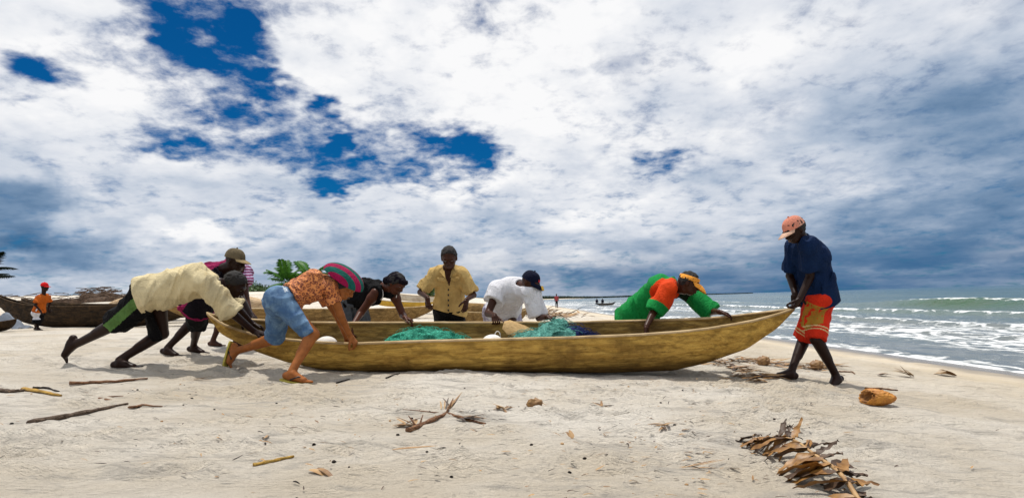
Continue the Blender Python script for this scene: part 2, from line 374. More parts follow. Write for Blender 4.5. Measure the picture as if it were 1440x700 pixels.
    setc(t, bs, t.mix(fm, deep, (0.80, 0.82, 0.84)))
    t.l.new(t.smooth(fm, 0.0, 0.6, 0.10, 0.9), bs.inputs['Roughness']); bs.inputs['IOR'].default_value = 1.33
    bs.inputs['Subsurface Weight'].default_value = 0.0
    h = t.math('ADD', t.noise(t.vmath('MULTIPLY', p, (1, 0.55, 1)), 1.9, 6, 0.62), t.math('MULTIPLY', fm, 0.18))
    bump(t, bs, h, 0.55, 0.30)
    me = mesh_np('sea', V, F, m)
    for nm, A in (('foam', foam), ('wall', wall)):
        at_ = me.attributes.new(nm, 'FLOAT', 'POINT'); at_.data.foreach_set('value', np.asarray(A, np.float32).ravel())
    tag(obj('sea', me), 'grey green sea with white foam and a breaking green wave', kind='structure')
#@@SETTINGEND

# ================================================================== signed distance volumes -> one continuous surface
def smin(a, b, k):
    h = np.clip(0.5+0.5*(b-a)/k, 0, 1); return b+(a-b)*h-k*h*(1-h)
class Vol:
    def __init__(s, lo, hi, vox):
        s.lo = np.array(lo, float); s.vox = vox; s.n = np.maximum(np.ceil((np.array(hi)-s.lo)/vox).astype(int)+1, 4)
        s.f = np.full(s.n, 0.5, np.float32)
    def axes(s, lo, hi):
        a = np.clip(np.floor((np.array(lo)-s.lo)/s.vox).astype(int), 0, s.n); b = np.clip(np.ceil((np.array(hi)-s.lo)/s.vox).astype(int)+1, 0, s.n)
        if (b <= a).any(): return None, None
        sl_ = tuple(slice(p, q) for p, q in zip(a, b))
        g = [(s.lo[i]+s.vox*np.arange(a[i], b[i])).astype(np.float32).reshape([-1 if j == i else 1 for j in range(3)]) for i in range(3)]
        return sl_, g
    def put(s, sl_, dd, k, op):
        c = s.f[sl_]
        if op == 'u': s.f[sl_] = smin(c, dd, k)
        elif op == 's': s.f[sl_] = -smin(-c, dd, k)
        elif op == 'i': s.f[sl_] = np.maximum(c, dd)
    def cone(s, a, b, ra, rb, k=0.02, lat=None, ks=1.0, flat=False, op='u'):
        a, b = np.array(a, float), np.array(b, float); R = max(ra, rb)*max(1, ks)+k+3*s.vox
        sl_, g = s.axes(np.minimum(a, b)-R, np.maximum(a, b)+R)
        if sl_ is None: return
        ba = b-a; L2 = max(float(ba @ ba), 1e-9); p = [g[i]-a[i] for i in range(3)]
        tr = (p[0]*ba[0]+p[1]*ba[1]+p[2]*ba[2])/L2; t = np.clip(tr, 0, 1)
        q = [p[i]-t*ba[i] for i in range(3)]; q2 = q[0]**2+q[1]**2+q[2]**2
        if lat is not None and ks != 1.0:
            l = q[0]*lat[0]+q[1]*lat[1]+q[2]*lat[2]; q2 = q2-l*l*(1-1/ks**2)
        dd = np.sqrt(np.maximum(q2, 0))-(ra+(rb-ra)*t)
        if flat: dd = np.maximum(dd, (tr-1)*math.sqrt(L2))
        s.put(sl_, dd, k, op)
    def ell(s, c, r, fr=None, k=0.02, op='u'):
        c = np.array(c, float); R = max(r)+k+3*s.vox; sl_, g = s.axes(c-R, c+R)
        if sl_ is None: return
        fr = fr or ((1, 0, 0), (0, 1, 0), (0, 0, 1)); p = [g[i]-c[i] for i in range(3)]
        e = [p[0]*f[0]+p[1]*f[1]+p[2]*f[2] for f in fr]
        k0 = np.sqrt(sum((e[i]/r[i])**2 for i in range(3))); k1 = np.sqrt(sum((e[i]/r[i]**2)**2 for i in range(3)))
        s.put(sl_, k0*(k0-1)/np.maximum(k1, 1e-6), k, op)
    def plane(s, p, nrm):
        """keep the side the normal points away from"""
        sl_, g = s.axes(s.lo, s.lo+s.vox*s.n); s.f = np.maximum(s.f, sum((g[i]-p[i])*nrm[i] for i in range(3)).astype(np.float32))
    def fold(s, amp, cell, fr=None, seed=0.0):
        """ridged folds; cell = wavelength along each axis of the frame fr"""
        sl_, g = s.axes(s.lo, s.lo+s.vox*s.n); fr = fr or ((1, 0, 0), (0, 1, 0), (0, 0, 1))
        mk = np.abs(s.f) < 0.05; I = np.nonzero(mk); P = [s.lo[i]+s.vox*I[i] for i in range(3)]
        e = [(P[0]*f[0]+P[1]*f[1]+P[2]*f[2])/c for f, c in zip(fr, cell)]
        w = vnoise(e[0]*0.6+seed, e[1]*0.6, e[2]*0.6+9)*1.3
        nn = vnoise(e[0]+seed+w, e[1]+3.3, e[2]+w); rd = 1-np.abs(2*nn-1)
        n2 = vnoise(e[0]*2.1+seed, e[1]*2.1+w, e[2]*2.1+5)
        n3 = vnoise(e[0]*1.7+seed+2*w, e[1]*1.3+8.1, e[2]*1.2+w); r3 = 1-np.abs(2*n3-1)
        s.f[mk] -= (amp*1.5*(rd**2-0.20)+amp*0.9*(r3**3-0.12)+amp*0.3*(n2-0.45)).astype(np.float32)
    def mesh(s):
        f = s.f; S_ = f < 0; c = S_[:-1, :-1, :-1].astype(np.int8)*0
        offs = [(a, b, d_) for a in (0, 1) for b in (0, 1) for d_ in (0, 1)]; n0, n1, n2 = s.n-1
        for a, b, d_ in offs: c = c+S_[a:a+n0, b:b+n1, d_:d_+n2]
        I = np.nonzero((c > 0) & (c < 8)); m = len(I[0])
        vals = {o: f[I[0]+o[0], I[1]+o[1], I[2]+o[2]] for o in offs}
        acc = np.zeros((m, 3)); cnt = np.zeros(m)
        for o in offs:
            for ax in range(3):
                if o[ax]: continue
                q = list(o); q[ax] = 1; va, vb = vals[o], vals[tuple(q)]; cr = (va < 0) != (vb < 0)
                t = np.where(cr, va/np.where(cr, va-vb, 1), 0); P = np.tile(np.array(o, float), (m, 1)); P[:, ax] += t
                acc += P*cr[:, None]; cnt += cr
        V = s.lo+s.vox*(np.stack(I, -1)+acc/np.maximum(cnt, 1)[:, None])
        idx = np.full(s.n-1, -1, np.int32); idx[I] = np.arange(m); Q = []
        for ax in range(3):
            A = [slice(None)]*3; B = [slice(None)]*3; A[ax] = slice(0, -1); B[ax] = slice(1, None)
            sa, sb = S_[tuple(A)], S_[tuple(B)]; u, v = [q for q in range(3) if q != ax]
            E = list(np.nonzero(sa != sb)); ok = (E[u] > 0) & (E[v] > 0) & (E[u] < s.n[u]-1) & (E[v] < s.n[v]-1); E = [e[ok] for e in E]
            def cell(du, dv):
                q = [e.copy() for e in E]; q[u] = q[u]+du; q[v] = q[v]+dv; return idx[q[0], q[1], q[2]]
            quad = np.stack([cell(-1, -1), cell(0, -1), cell(0, 0), cell(-1, 0)], -1)
            fl = sa[tuple(E)] if ax != 1 else ~sa[tuple(E)]
            quad[~fl] = quad[~fl][:, ::-1]; Q.append(quad)
        return V, np.concatenate(Q)

def nv(v): v = np.array(v, float); return v/np.linalg.norm(v)
def arr(v): return np.array(v, float)

# ================================================================== people
SKIN = {'dark': m_skin('skin_dark', (0.052, 0.0175, 0.0085)), 'deep': m_skin('skin_deep', (0.020, 0.0075, 0.0045)), 'brown': m_skin('skin_brown', (0.33, 0.112, 0.030)), 'mid': m_skin('skin_mid', (0.075, 0.022, 0.010))}
M['eye'] = m_plain('eye_white', (0.16, 0.13, 0.11), rough=0.5); M['lip'] = m_plain('lip', (0.06, 0.022, 0.018), rough=0.45)
M['hair'] = m_plain('hair_black', (0.008, 0.007, 0.007), (0.016, 0.013, 0.012), 220, 0.85, 0.9, 0.006)

def ik(a, b, l1, l2, hint):
    """joint between a and b with bone lengths l1, l2, on the side whose picture is nearest the hint pixel"""
    a, b = arr(a), arr(b); dv = b-a; D = np.linalg.norm(dv); e = dv/D
    if D > (l1+l2)*0.995: q = D/((l1+l2)*0.995); l1, l2 = l1*q, l2*q
    x = (l1*l1-l2*l2+D*D)/(2*D); h = math.sqrt(max(l1*l1-x*x, 0)); o = nv(np.cross(e, (0.3, 0.2, 0.9))); o2 = np.cross(e, o)
    best = None
    for k in range(120):
        t = k*math.pi/60; p = a+e*x+(o*math.cos(t)+o2*math.sin(t))*h; q = proj(p); s_ = (q[0]-hint[0])**2+(q[1]-hint[1])**2
        if len(hint) > 2: s_ += ((p[1]-hint[2])*60)**2
        if best is None or s_ < best[0]: best = (s_, p)
    return best[1]

class Person:
    def __init__(s, label, skin, pelvis, neck, lat, head, hf, hu, sc=1.0, arch=0.05, archdir=None, sw=0.175, hw=0.085, build=1.0, group=None, fem=False, hs=1.0, drop=0.045):
        s.sc = sc; s.hz = sc*hs; s.skin = SKIN[skin]; s.pel = arr(at(*pelvis)); s.nk = arr(at(*neck)); s.lat = nv(lat); s.bd = build*sc; s.fem = fem
        s.label = label; s.group = group; s.hc = arr(at(*head)); s.hf = nv(hf); s.hu = nv(hu-np.dot(hu, s.hf)*s.hf); s.hr = np.cross(s.hf, s.hu)
        ax = s.nk-s.pel; s.spl = np.linalg.norm(ax); s.ax = ax/s.spl
        s.lat = nv(s.lat-s.ax*np.dot(s.lat, s.ax)); s.bk = nv(np.cross(s.lat, s.ax))      # front/back axis
        if archdir is not None and np.dot(s.bk, archdir) < 0: s.bk = -s.bk                 # bk points to the back
        s.w1 = s.pel+ax*0.36+s.bk*arch*0.8*sc; s.w2 = s.pel+ax*0.72+s.bk*arch*sc
        s.sh = {k: s.nk-s.ax*drop*sc+s.lat*q*sw*sc for k, q in (('n', 1), ('f', -1))}
        s.hip = {k: s.pel-s.ax*0.02*sc+s.lat*q*hw*sc for k, q in (('n', 1), ('f', -1))}
        s.el, s.wr, s.kn, s.an, s.foot, s.hand = {}, {}, {}, {}, {}, {}
        s.gar = []; s.zone = None
    def arm(s, k, wrist, hint, hdir, pn, curl=0.5, sh=None, ln=(0.29, 0.255), spread=0.12):
        if sh is not None: s.sh[k] = arr(at(*sh))
        s.wr[k] = arr(wrist); s.el[k] = ik(s.sh[k], s.wr[k], ln[0]*s.sc, ln[1]*s.sc, hint)
        D = np.linalg.norm(s.wr[k]-s.sh[k])/s.sc
        if D > sum(ln)*1.03 or D < 0.15: print('ARM', s.label[:30], k, round(D, 3))
        s.hand[k] = (nv(hdir), arr(pn), curl, spread)
    def leg(s, k, ankle, hint, toe, up, hip=None, ln=(0.43, 0.41), toecurl=0.0):
        if hip is not None: s.hip[k] = arr(at(*hip))
        s.an[k] = arr(ankle); s.kn[k] = ik(s.hip[k], s.an[k], ln[0]*s.sc, ln[1]*s.sc, hint)
        D = np.linalg.norm(s.an[k]-s.hip[k])/s.sc
        if D > sum(ln)*1.03: print('LEG', s.label[:30], k, round(D, 3), s.an[k])
        t = nv(toe)
        if abs(t[2]) < 0.1: g0, g1 = ground_z(*s.an[k][:2]), ground_z(s.an[k][0]+t[0]*0.18, s.an[k][1]+t[1]*0.18); t = nv((t[0], t[1], (g1-g0)/0.18+t[2]))
        u = nv(arr(up)-t*np.dot(arr(up), t)); s.foot[k] = (t, u, toecurl)
    # ---- shapes
    def torso(s, V, off=0.0, k=0.03, low=None):
        b = s.bd; L = s.lat; f = 0.92 if s.fem else 1.0
        V.cone(s.pel-s.ax*0.03, s.w1, (0.102 if not s.fem else 0.112)*b+off, 0.092*b*f+off, k, L, 1.45)
        V.cone(s.w1, s.w2, 0.092*b*f+off, 0.108*b*f+off, k, L, 1.45)
        V.cone(s.w2, s.nk-s.ax*0.06*s.sc, 0.108*b*f+off, 0.080*b*f+off, k, L, 1.5)
        for q in ('n', 'f'):
            V.cone(s.nk-s.ax*0.035*s.sc+s.bk*0.01, s.sh[q], 0.062*b+off, 0.060*b*f+off, k)
            V.ell(s.w2*0.55+s.nk*0.45-s.bk*0.045*s.sc+s.lat*(0.075 if q == 'n' else -0.075)*s.sc-s.ax*0.05, (0.085*b+off*0.6, 0.055*b+off, 0.075*b+off*0.6), (s.lat, s.bk, s.ax), k)
    def body_vol(s):
        P = [s.pel, s.nk, s.hc]+list(s.el.values())+list(s.wr.values())+list(s.kn.values())+list(s.an.values())+list(s.sh.values())
        lo, hi = np.min(P, 0)-0.26*s.sc, np.max(P, 0)+0.26*s.sc; V = Vol(lo, hi, 0.0095); b = s.bd
        s.torso(V)
        for q in s.hip:
            if q in s.kn:
                V.cone(s.hip[q], s.kn[q], 0.086*b, 0.054*b, 0.035)
                V.ell(s.hip[q]-s.ax*0.02+s.bk*0.045*s.sc, (0.085*b,)*3, None, 0.03)
                kn, an = s.kn[q], s.an[q]; sh = nv(an-kn); t, u, _ = s.foot[q]
                V.cone(kn, an, 0.052*b, 0.034*b, 0.02)
                bkv = -t+sh*np.dot(t, sh); bkv = nv(bkv) if np.linalg.norm(bkv) > 0.05 else s.bk
                V.cone(kn+sh*0.07*s.sc+bkv*0.018*s.sc, kn+sh*0.22*s.sc+bkv*0.012*s.sc, 0.048*b, 0.036*b, 0.03)
        for q in s.el:
            V.cone(s.sh[q], s.el[q], 0.053*b, 0.040*b, 0.02); V.cone(s.el[q], s.wr[q], 0.041*b, 0.027*b, 0.015)
            a = s.sh[q]*0.75+s.el[q]*0.25; V.ell(a, (0.058*b, 0.058*b, 0.058*b), None, 0.03)
        nb = s.hc-s.hu*0.075*s.sc-s.hf*0.018*s.sc
        V.cone(s.nk-s.ax*0.02, nb, 0.062*b, 0.054*b, 0.03)
        return V
    def head_vol(s):
        c, f, u, r, z = s.hc, s.hf, s.hu, s.hr, s.hz; V = Vol(c-0.2*z, c+0.2*z, 0.0055)
        F = (f, r, u)
        V.ell(c+u*0.025*z-f*0.012*z, (0.098*z, 0.078*z, 0.090*z), F, 0.02)
        V.ell(c-u*0.035*z+f*0.028*z, (0.066*z, 0.060*z, 0.082*z), F, 0.03)
        V.cone(c-u*0.085*z+f*0.045*z-r*0.02*z, c-u*0.085*z+f*0.045*z+r*0.02*z, 0.030*z, 0.030*z, 0.025)
        for q in (-1, 1):
            V.cone(c-u*0.03*z-f*0.01*z+r*q*0.052*z, c-u*0.078*z+f*0.035*z+r*q*0.030*z, 0.022*z, 0.022*z, 0.02)
            V.ell(c+f*0.088*z-u*0.004*z+r*q*0.034*z, (0.016*z, 0.019*z, 0.012*z), F, 0.012, 's')
            V.ell(c-u*0.012*z-f*0.012*z+r*q*0.079*z, (0.020*z, 0.010*z, 0.033*z), F, 0.006)
            V.ell(c-u*0.022*z+f*0.068*z+r*q*0.040*z, (0.022*z, 0.022*z, 0.018*z), F, 0.02)
            V.ell(c+f*0.077*z-u*0.003*z+r*q*0.034*z, (0.013*z, 0.015*z, 0.011*z), F, 0.003)
            V.ell(c+f*0.097*z-u*0.040*z+r*q*0.015*z, (0.013*z, 0.012*z, 0.010*z), F, 0.008)
        V.cone(c+f*0.086*z+u*0.020*z+r*0.04*z, c+f*0.086*z+u*0.020*z-r*0.04*z, 0.012*z, 0.012*z, 0.02)
        V.cone(c+f*0.090*z+u*0.008*z, c+f*0.108*z-u*0.034*z, 0.009*z, 0.014*z, 0.012)
        for zz, rr in ((-0.061, 0.0095), (-0.075, 0.0105)):
            V.cone(c+f*0.090*z+u*zz*z-r*0.017*z, c+f*0.090*z+u*zz*z+r*0.017*z, rr*z, rr*z, 0.006)
        V.cone(c-u*0.06*z-f*0.025*z, s.nk+(c-s.nk)*0.25, 0.053*z, 0.055*z, 0.03)
        return V
    def hand_vol(s, q):
        z = s.sc*1.05; w = s.wr[q]; dv, pn, curl, sp = s.hand[q]; pn = nv(pn-dv*np.dot(pn, dv)); sd_ = np.cross(dv, pn)   # pn: the way the palm faces
        V = Vol(w-0.22*z, w+0.22*z, 0.0048); b = s.bd
        V.cone(w-nv(w-s.el[q])*0.05, w+dv*0.015*z, 0.029*b, 0.026*b, 0.01)
        V.cone(w+dv*0.02*z, w+dv*0.078*z, 0.019*z, 0.018*z, 0.015, sd_, 2.0)
        for i, (o, L) in enumerate(((-0.031, 0.074), (-0.0105, 0.084), (0.0105, 0.078), (0.030, 0.062))):
            p = w+dv*0.080*z+sd_*o*z; a = 0.25*curl; dd = nv(dv+sd_*o*sp*12)
            for j, fr in enumerate((0.46, 0.31, 0.23)):
                a += curl*(0.85 if j else 0.55); e = p+(dd*math.cos(a)+pn*math.sin(a))*L*fr*z
                V.cone(p, e, (0.0098-0.0009*j)*z, (0.0091-0.0009*j)*z, 0.0035); p = e
        p = w+dv*0.022*z-sd_*0.024*z; tdir = nv(dv*0.75-sd_*0.75+pn*0.35)
        for j, L in enumerate((0.042, 0.032, 0.026)):
            e = p+tdir*L*z; V.cone(p, e, (0.0135-0.0015*j)*z, (0.012-0.0015*j)*z, 0.006); p = e; tdir = nv(tdir*0.9+pn*0.3*curl+dv*0.35)
        return V
    def foot_vol(s, q):
        z = s.sc; a = s.an[q]; t, u, tcurl = s.foot[q]; sd_ = np.cross(t, u); V = Vol(a-0.28*z, a+0.28*z, 0.006)
        kn = s.kn[q]; V.cone(a+nv(kn-a)*0.07, a-u*0.012*z, 0.037*s.bd, 0.036*z, 0.015)
        V.cone(a-u*0.044*z-t*0.042*z, a-u*0.044*z+t*0.02*z, 0.034*z, 0.033*z, 0.02)
        V.cone(a-u*0.02*z+t*0.02*z, a-u*0.054*z+t*0.115*z, 0.035*z, 0.024*z, 0.02, sd_, 1.35)
        V.cone(a-u*0.052*z, a-u*0.056*z+t*0.125*z, 0.026*z, 0.022*z, 0.02, sd_, 1.5)
        td = nv(t*math.cos(tcurl)+u*math.sin(tcurl))
        for i in range(5):
            o = -0.031+0.0155*i; L = (0.058, 0.054, 0.048, 0.042, 0.034)[i]; r_ = (0.0135, 0.0098, 0.0094, 0.009, 0.0085)[i]
            p = a-u*0.062*z+t*(0.13-0.006*i)*z+sd_*o*z; V.cone(p, p+td*L*z, r_*z, r_*0.85*z, 0.006)
        return V
    def finish(s, name='person'):
        base = arr((np.mean([a[0] for a in s.an.values()]) if s.an else s.pel[0], np.mean([a[1] for a in s.an.values()]) if s.an else s.pel[1], 0.0))
        base[2] = ground_z(base[0], base[1]); s.base = base
        s.root = thing(name, s.label, 'person', tuple(base), s.group)
        vols = [s.body_vol(), s.head_vol()]+[s.hand_vol(q) for q in s.hand]+[s.foot_vol(q) for q in s.foot]
        VV, FF, SL, o = [], [], [], 0
        for i, v in enumerate(vols):
            A, B = v.mesh(); VV.append(A); FF.append(B+o); o += len(A); sl_ = np.zeros(len(B), int)
            if i == 1:
                C = A[B].mean(1)-s.hc; cf, cr, cu = C @ s.hf/s.hz, np.abs(C @ s.hr)/s.hz, C @ s.hu/s.hz
                sl_[(np.hypot((cr-0.034)/0.0125, (cu+0.003)/0.0055) < 1) & (cf > 0.06)] = 1
                sl_[(np.hypot(cr/0.026, (cu+0.068)/0.015) < 1) & (cf > 0.085)] = 2
            SL.append(sl_)
        me = mesh_np('body', np.concatenate(VV)-base, np.concatenate(FF), [s.skin, M['eye'], M['lip']], slots=np.concatenate(SL))
        obj('body', me, s.root)
        return s.root
    def garment(s, name, vol, mats, zone=None, parent=None):
        A, B = vol.mesh(); sl_ = None
        if zone: sl_ = zone(A[B].mean(1))
        return obj(name, mesh_np(name, A-s.base, B, mats, slots=sl_), parent or s.root)
    def vol_for(s, pts, pad, vox=0.009): return Vol(np.min(pts, 0)-pad, np.max(pts, 0)+pad, vox)
    def shirt(s, mats, name='shirt', off=0.022, sleeve=0.75, hem=0.10, flare=0.02, extra=None, folds=0.016, zone=None, cuts=(), slv=('n', 'f'), neckcut=0.045, foldcell=(0.08, 0.13, 0.28), seed=0.0, sroff=0.02, ffr=None):
        SLV = sleeve if isinstance(sleeve, dict) else {q: sleeve for q in s.sh}; sleeve = max(SLV.values())
        P = [s.pel-s.ax*(hem+0.05), s.nk]+[s.sh[q] for q in s.sh]+[s.sh[q]+(s.el[q]-s.sh[q])*max(sleeve, 0.05) for q in s.el]+([e[1] for e in extra] if extra else [])+([e[0] for e in extra] if extra else [])
        V = s.vol_for(P, 0.26*s.sc); b = s.bd; s.torso(V, off)
        V.cone(s.w1, s.pel-s.ax*(hem+0.02), 0.095*b+off, 0.118*b+off+flare, 0.04, s.lat, 1.4)
        for e in (extra or ()): V.cone(e[0], e[1], e[2], e[3], 0.05, s.lat if len(e) < 5 else e[4], 1.0 if len(e) < 6 else e[5])
        for q in slv:
            if sleeve > 0.05: V.cone(s.sh[q], s.sh[q]+(s.el[q]-s.sh[q])*SLV[q], 0.058*b+off, 0.050*b+off+sroff, 0.035, flat=True)
            else: V.cone(s.sh[q]*0.7+s.nk*0.3, s.sh[q], 0.05*b+off, 0.05*b+off, 0.03)
        V.fold(folds, foldcell, ffr or (s.lat, s.bk, s.ax), seed)
        V.plane(s.pel-s.ax*hem, -s.ax)
        nd = nv(nv(s.hc-s.nk)*0.7+s.ax*0.5); V.cone(s.nk+nd*(neckcut+0.05)*s.sc-s.bk*0.01, s.nk+nd*0.30*s.sc, 0.066*b, 0.12*b, 0.012, op='s')
        for p, nn in cuts: V.plane(arr(p), nv(nn))
        if sleeve <= 0.05:
            for q in slv: V.plane(s.sh[q]+s.lat*(0.012 if q == 'n' else -0.012), s.lat if q == 'n' else -s.lat)
        return s.garment(name, V, mats, zone)
    def shorts(s, mats, name='shorts', off=0.022, length=0.85, flare=0.015, folds=0.012, zone=None, waist=0.10, waistcut=True, shin=0.0, seed=3.0):
        ends = {q: (s.hip[q]+(s.kn[q]-s.hip[q])*length if not shin else s.kn[q]+(s.an[q]-s.kn[q])*shin) for q in s.kn}
        V = s.vol_for([s.pel+s.ax*waist, s.pel]+list(ends.values())+list(s.kn.values()), 0.22*s.sc); b = s.bd
        V.cone(s.pel-s.ax*0.03, s.pel+s.ax*waist, 0.108*b+off, 0.094*b+off, 0.03, s.lat, 1.45)
        for q in s.kn:
            V.ell(s.hip[q]-s.ax*0.02+s.bk*0.045*s.sc, (0.090*b+off,)*3, None, 0.04)
            if not shin: V.cone(s.hip[q], ends[q], 0.092*b+off, 0.066*b+off+flare, 0.03, flat=True)
            else:
                V.cone(s.hip[q], s.kn[q], 0.092*b+off, 0.062*b+off, 0.03); V.cone(s.kn[q], ends[q], 0.060*b+off, 0.050*b+off+flare, 0.02, flat=True)
        V.fold(folds, (0.09, 0.09, 0.20), (s.lat, s.bk, s.ax), seed)
        V.plane(s.pel+s.ax*waist, s.ax)
        return s.garment(name, V, mats, zone)
    def hair(s, grow=0.010, mt=None, line=0.045, name='hair'):
        c, f, u, r, z = s.hc, s.hf, s.hu, s.hr, s.hz; V = Vol(c-0.22*z, c+0.22*z, 0.007)
        V.ell(c+u*0.025*z-f*0.012*z, (0.098*z+grow, 0.078*z+grow, 0.090*z+grow), (f, r, u), 0.02)
        V.fold(0.006, (0.03, 0.03, 0.03))
        V.plane(c+u*line*z+f*0.05*z, nv(f*0.75-u*0.66))
        return s.garment(name, V, mt or M['hair'])
    def cap(s, mcrown, mbrim=None, bl=0.085, droop=0.25, tilt=0.0, name='cap', crown=True, bw=0.075, badge=None):
        """a baseball cap: crown dome with button, curved brim"""
        c, z = s.hc, s.hz; f = nv(s.hf*math.cos(tilt)+s.hu*math.sin(tilt)); u = nv(s.hu*math.cos(tilt)-s.hf*math.sin(tilt)); r = s.hr; o = c+u*0.022*z-f*0.012*z; g = s.base
        top = None
        A, B_, C_ = 0.108*z, 0.090*z, 0.105*z
        if crown:
            mb = MB(); rows = []
            for i in range(11):
                e = -0.06+i/10*(math.pi/2+0.04)
                rows.append([tuple(o+(f*math.cos(a)*A+r*math.sin(a)*B_)*(max(math.cos(e), 0)**0.75 if e > 0 else 1.0)+u*(C_*math.sin(e))-g+0*a) for a in np.linspace(0, 2*math.pi, 29)[:-1]])
            inner = [[tuple((arr(p)+g-o)*0.965+o-g) for p in rw] for rw in rows]
            mb.grid(rows, closed_v=True); mb.grid(inner[::-1], closed_v=True); mb.grid([inner[0], rows[0]], closed_v=True)
            mb.tube([o+u*C_*0.99-g, o+u*(C_+0.012*z)-g], [0.010, 0.007], 8)
            top = mb.build(name, mcrown, s.root)
        else:
            mb = MB(); rows = []
            for h, k in ((0.0, 1.0), (0.045*z, 0.985), (0.045*z, 0.955), (0.0, 0.97), (0.0, 1.0)):
                rows.append([tuple(o+(f*math.cos(a)*A+r*math.sin(a)*B_)*k+u*h-g) for a in np.linspace(0, 2*math.pi, 33)[:-1]])
            mb.grid(rows, closed_v=True); top = mb.build(name, mcrown, s.root)
        mb = MB(); up, dn = [], []
        for i in range(9):
            q = -1+i/4; ang = q*1.05; edge = o+f*math.cos(ang)*A*0.985+r*math.sin(ang)*B_*0.985; row, row2 = [], []
            ln = bl*z*(1-0.75*abs(q)**2.6)
            for j in range(6):
                k = j/5; p = edge+f*ln*k+r*math.sin(ang)*0.010*z*k-u*(droop*ln*k*k*0.9+0.020*z*q*q*(0.35+k*0.65))+u*0.003
                row.append(tuple(p-g)); row2.append(tuple(p-u*0.006*z-g))
            up.append(row); dn.append(row2)
        mb.grid(up); mb.grid([r_[::-1] for r_ in dn])
        rim = [r_[-1] for r_ in up]; rim2 = [r_[-1] for r_ in dn]; mb.grid([rim2, rim])
        mb.grid([[r_ for r_ in up[0]], [r_ for r_ in dn[0]]]); mb.grid([[r_ for r_ in dn[-1]], [r_ for r_ in up[-1]]])
        mb.build('brim', mbrim or mcrown, top)
        return top
#@@FIGEND

# ================================================================== dugout canoe being pushed
def m_wood(name, c1, c2, c3, axis=(0.35, 3.0, 3.0), rough=0.75, chip=1.0, scale=1.0, stain=None):
    m, t, b = mat(name, rough); v = ocoord(t); vs = t.vmath('MULTIPLY', v, axis)
    f = t.noise(vs, 5*scale, 8, 0.66, 0.7); g = t.noise(v, 2.1*scale, 6, 0.62); fine = t.noise(t.vmath('MULTIPLY', vs, (0.5, 1.6, 1.6)), 16*scale, 6, 0.7, 0.4)
    col = t.mix(t.smooth(f, 0.32, 0.66), c1, c2); col = t.mix(t.math('MULTIPLY', t.smooth(g, 0.5, 0.72), 0.75), col, c3)
    # adze marks: slanting chipped facets
    rot = t.add('ShaderNodeMapping', {'Vector': v, 'Rotation': (0, math.radians(28), math.radians(12)), 'Scale': (5.5*scale, 13*scale, 19*scale)})
    wv = t.vmath('ADD', rot.outputs[0], t.vmath('MULTIPLY', t.noise(v, 6*scale, 3, 0.5, 0, 1), (1.6, 1.6, 1.6)))
    vo = t.add('ShaderNodeTexVoronoi', {'Vector': wv, 'Scale': 1.0}, feature='F1').outputs[0]
    col = t.mix(t.math('MULTIPLY', t.smooth(vo, 0.50, 0.80), 0.45*chip), col, tuple(x*0.38 for x in c2))
    b.inputs['Specular IOR Level'].default_value = 0.15
    col = t.mix(t.math('MULTIPLY', t.smooth(fine, 0.50, 0.70), 0.65), col, tuple(x*0.35 for x in c2))
    if stain is not None:      # wet, tarred underside plus painted hull shade, with a ragged upper edge
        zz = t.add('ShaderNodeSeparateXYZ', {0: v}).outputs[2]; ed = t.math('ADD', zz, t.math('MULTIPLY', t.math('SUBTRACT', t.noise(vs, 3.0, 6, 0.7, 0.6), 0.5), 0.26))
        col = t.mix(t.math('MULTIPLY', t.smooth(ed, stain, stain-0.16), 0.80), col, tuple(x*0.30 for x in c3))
    ck = t.noise(t.vmath('MULTIPLY', v, (0.25, 4.0, 9.0)), 7*scale, 5, 0.6, 0.3); crack = t.smooth(t.math('ABSOLUTE', t.math('SUBTRACT', ck, 0.5)), 0.012, 0.0)
    col = t.mix(t.math('MULTIPLY', crack, 0.8*min(chip, 1)), col, tuple(x*0.25 for x in c3))
    setc(t, b, col)
    h = t.math('ADD', t.math('MULTIPLY', vo, -0.9*chip), t.math('ADD', t.math('MULTIPLY', f, 0.5), t.math('MULTIPLY', fine, 0.25)))
    bump(t, b, h, 0.85, 0.022); return m
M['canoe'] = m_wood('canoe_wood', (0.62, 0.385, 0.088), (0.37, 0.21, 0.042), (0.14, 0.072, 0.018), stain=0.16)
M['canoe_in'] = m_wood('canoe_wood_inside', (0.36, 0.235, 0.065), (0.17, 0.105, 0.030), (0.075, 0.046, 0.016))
M['canoe_rim'] = m_wood('canoe_rim_wood', (0.62, 0.47, 0.28), (0.42, 0.29, 0.14), (0.20, 0.13, 0.06), chip=0.3)

CYC = 6.2
NEAR = np.array([(290, 440), (302, 449), (316, 457), (337, 464.5), (357, 470.5), (400, 477), (460, 482), (502, 483), (600, 479.5), (700, 477), (800, 474.5), (900, 470.5), (960, 466), (1000, 461.5), (1060, 451), (1095, 441.5), (1118, 434)], float)
FARR = np.array([(290, 439.5), (302, 443), (316, 445.5), (357, 449.5), (440, 453.5), (600, 453.5), (800, 453), (900, 450.5), (950, 449.2), (1000, 447), (1060, 440.8), (1118, 433.5)], float)
BOTT = np.array([(290, 441.5), (311, 468), (340, 481), (366, 491.5), (408, 505.5), (451, 514), (520, 517), (700, 519), (850, 521.5), (945, 519), (993, 508.5), (1048, 490), (1091, 462), (1118, 435.5)], float)
def zpix(curve, x, Y):
    px = CX+FOC*x/Y
    for _ in range(2):
        py = float(np.interp(px, curve[:, 0], curve[:, 1])); r = ray(px, py); px += (x/Y-r.x)*FOC
    return CAMZ+ray(px, float(np.interp(px, curve[:, 0], curve[:, 1]))).z*Y
CX0, CX1 = at(291, 441, CYC).x, at(1117, 435, CYC).x
def canoe_w(t): return 0.375*max(1-abs(t)**3.0, 0)**0.85+0.010
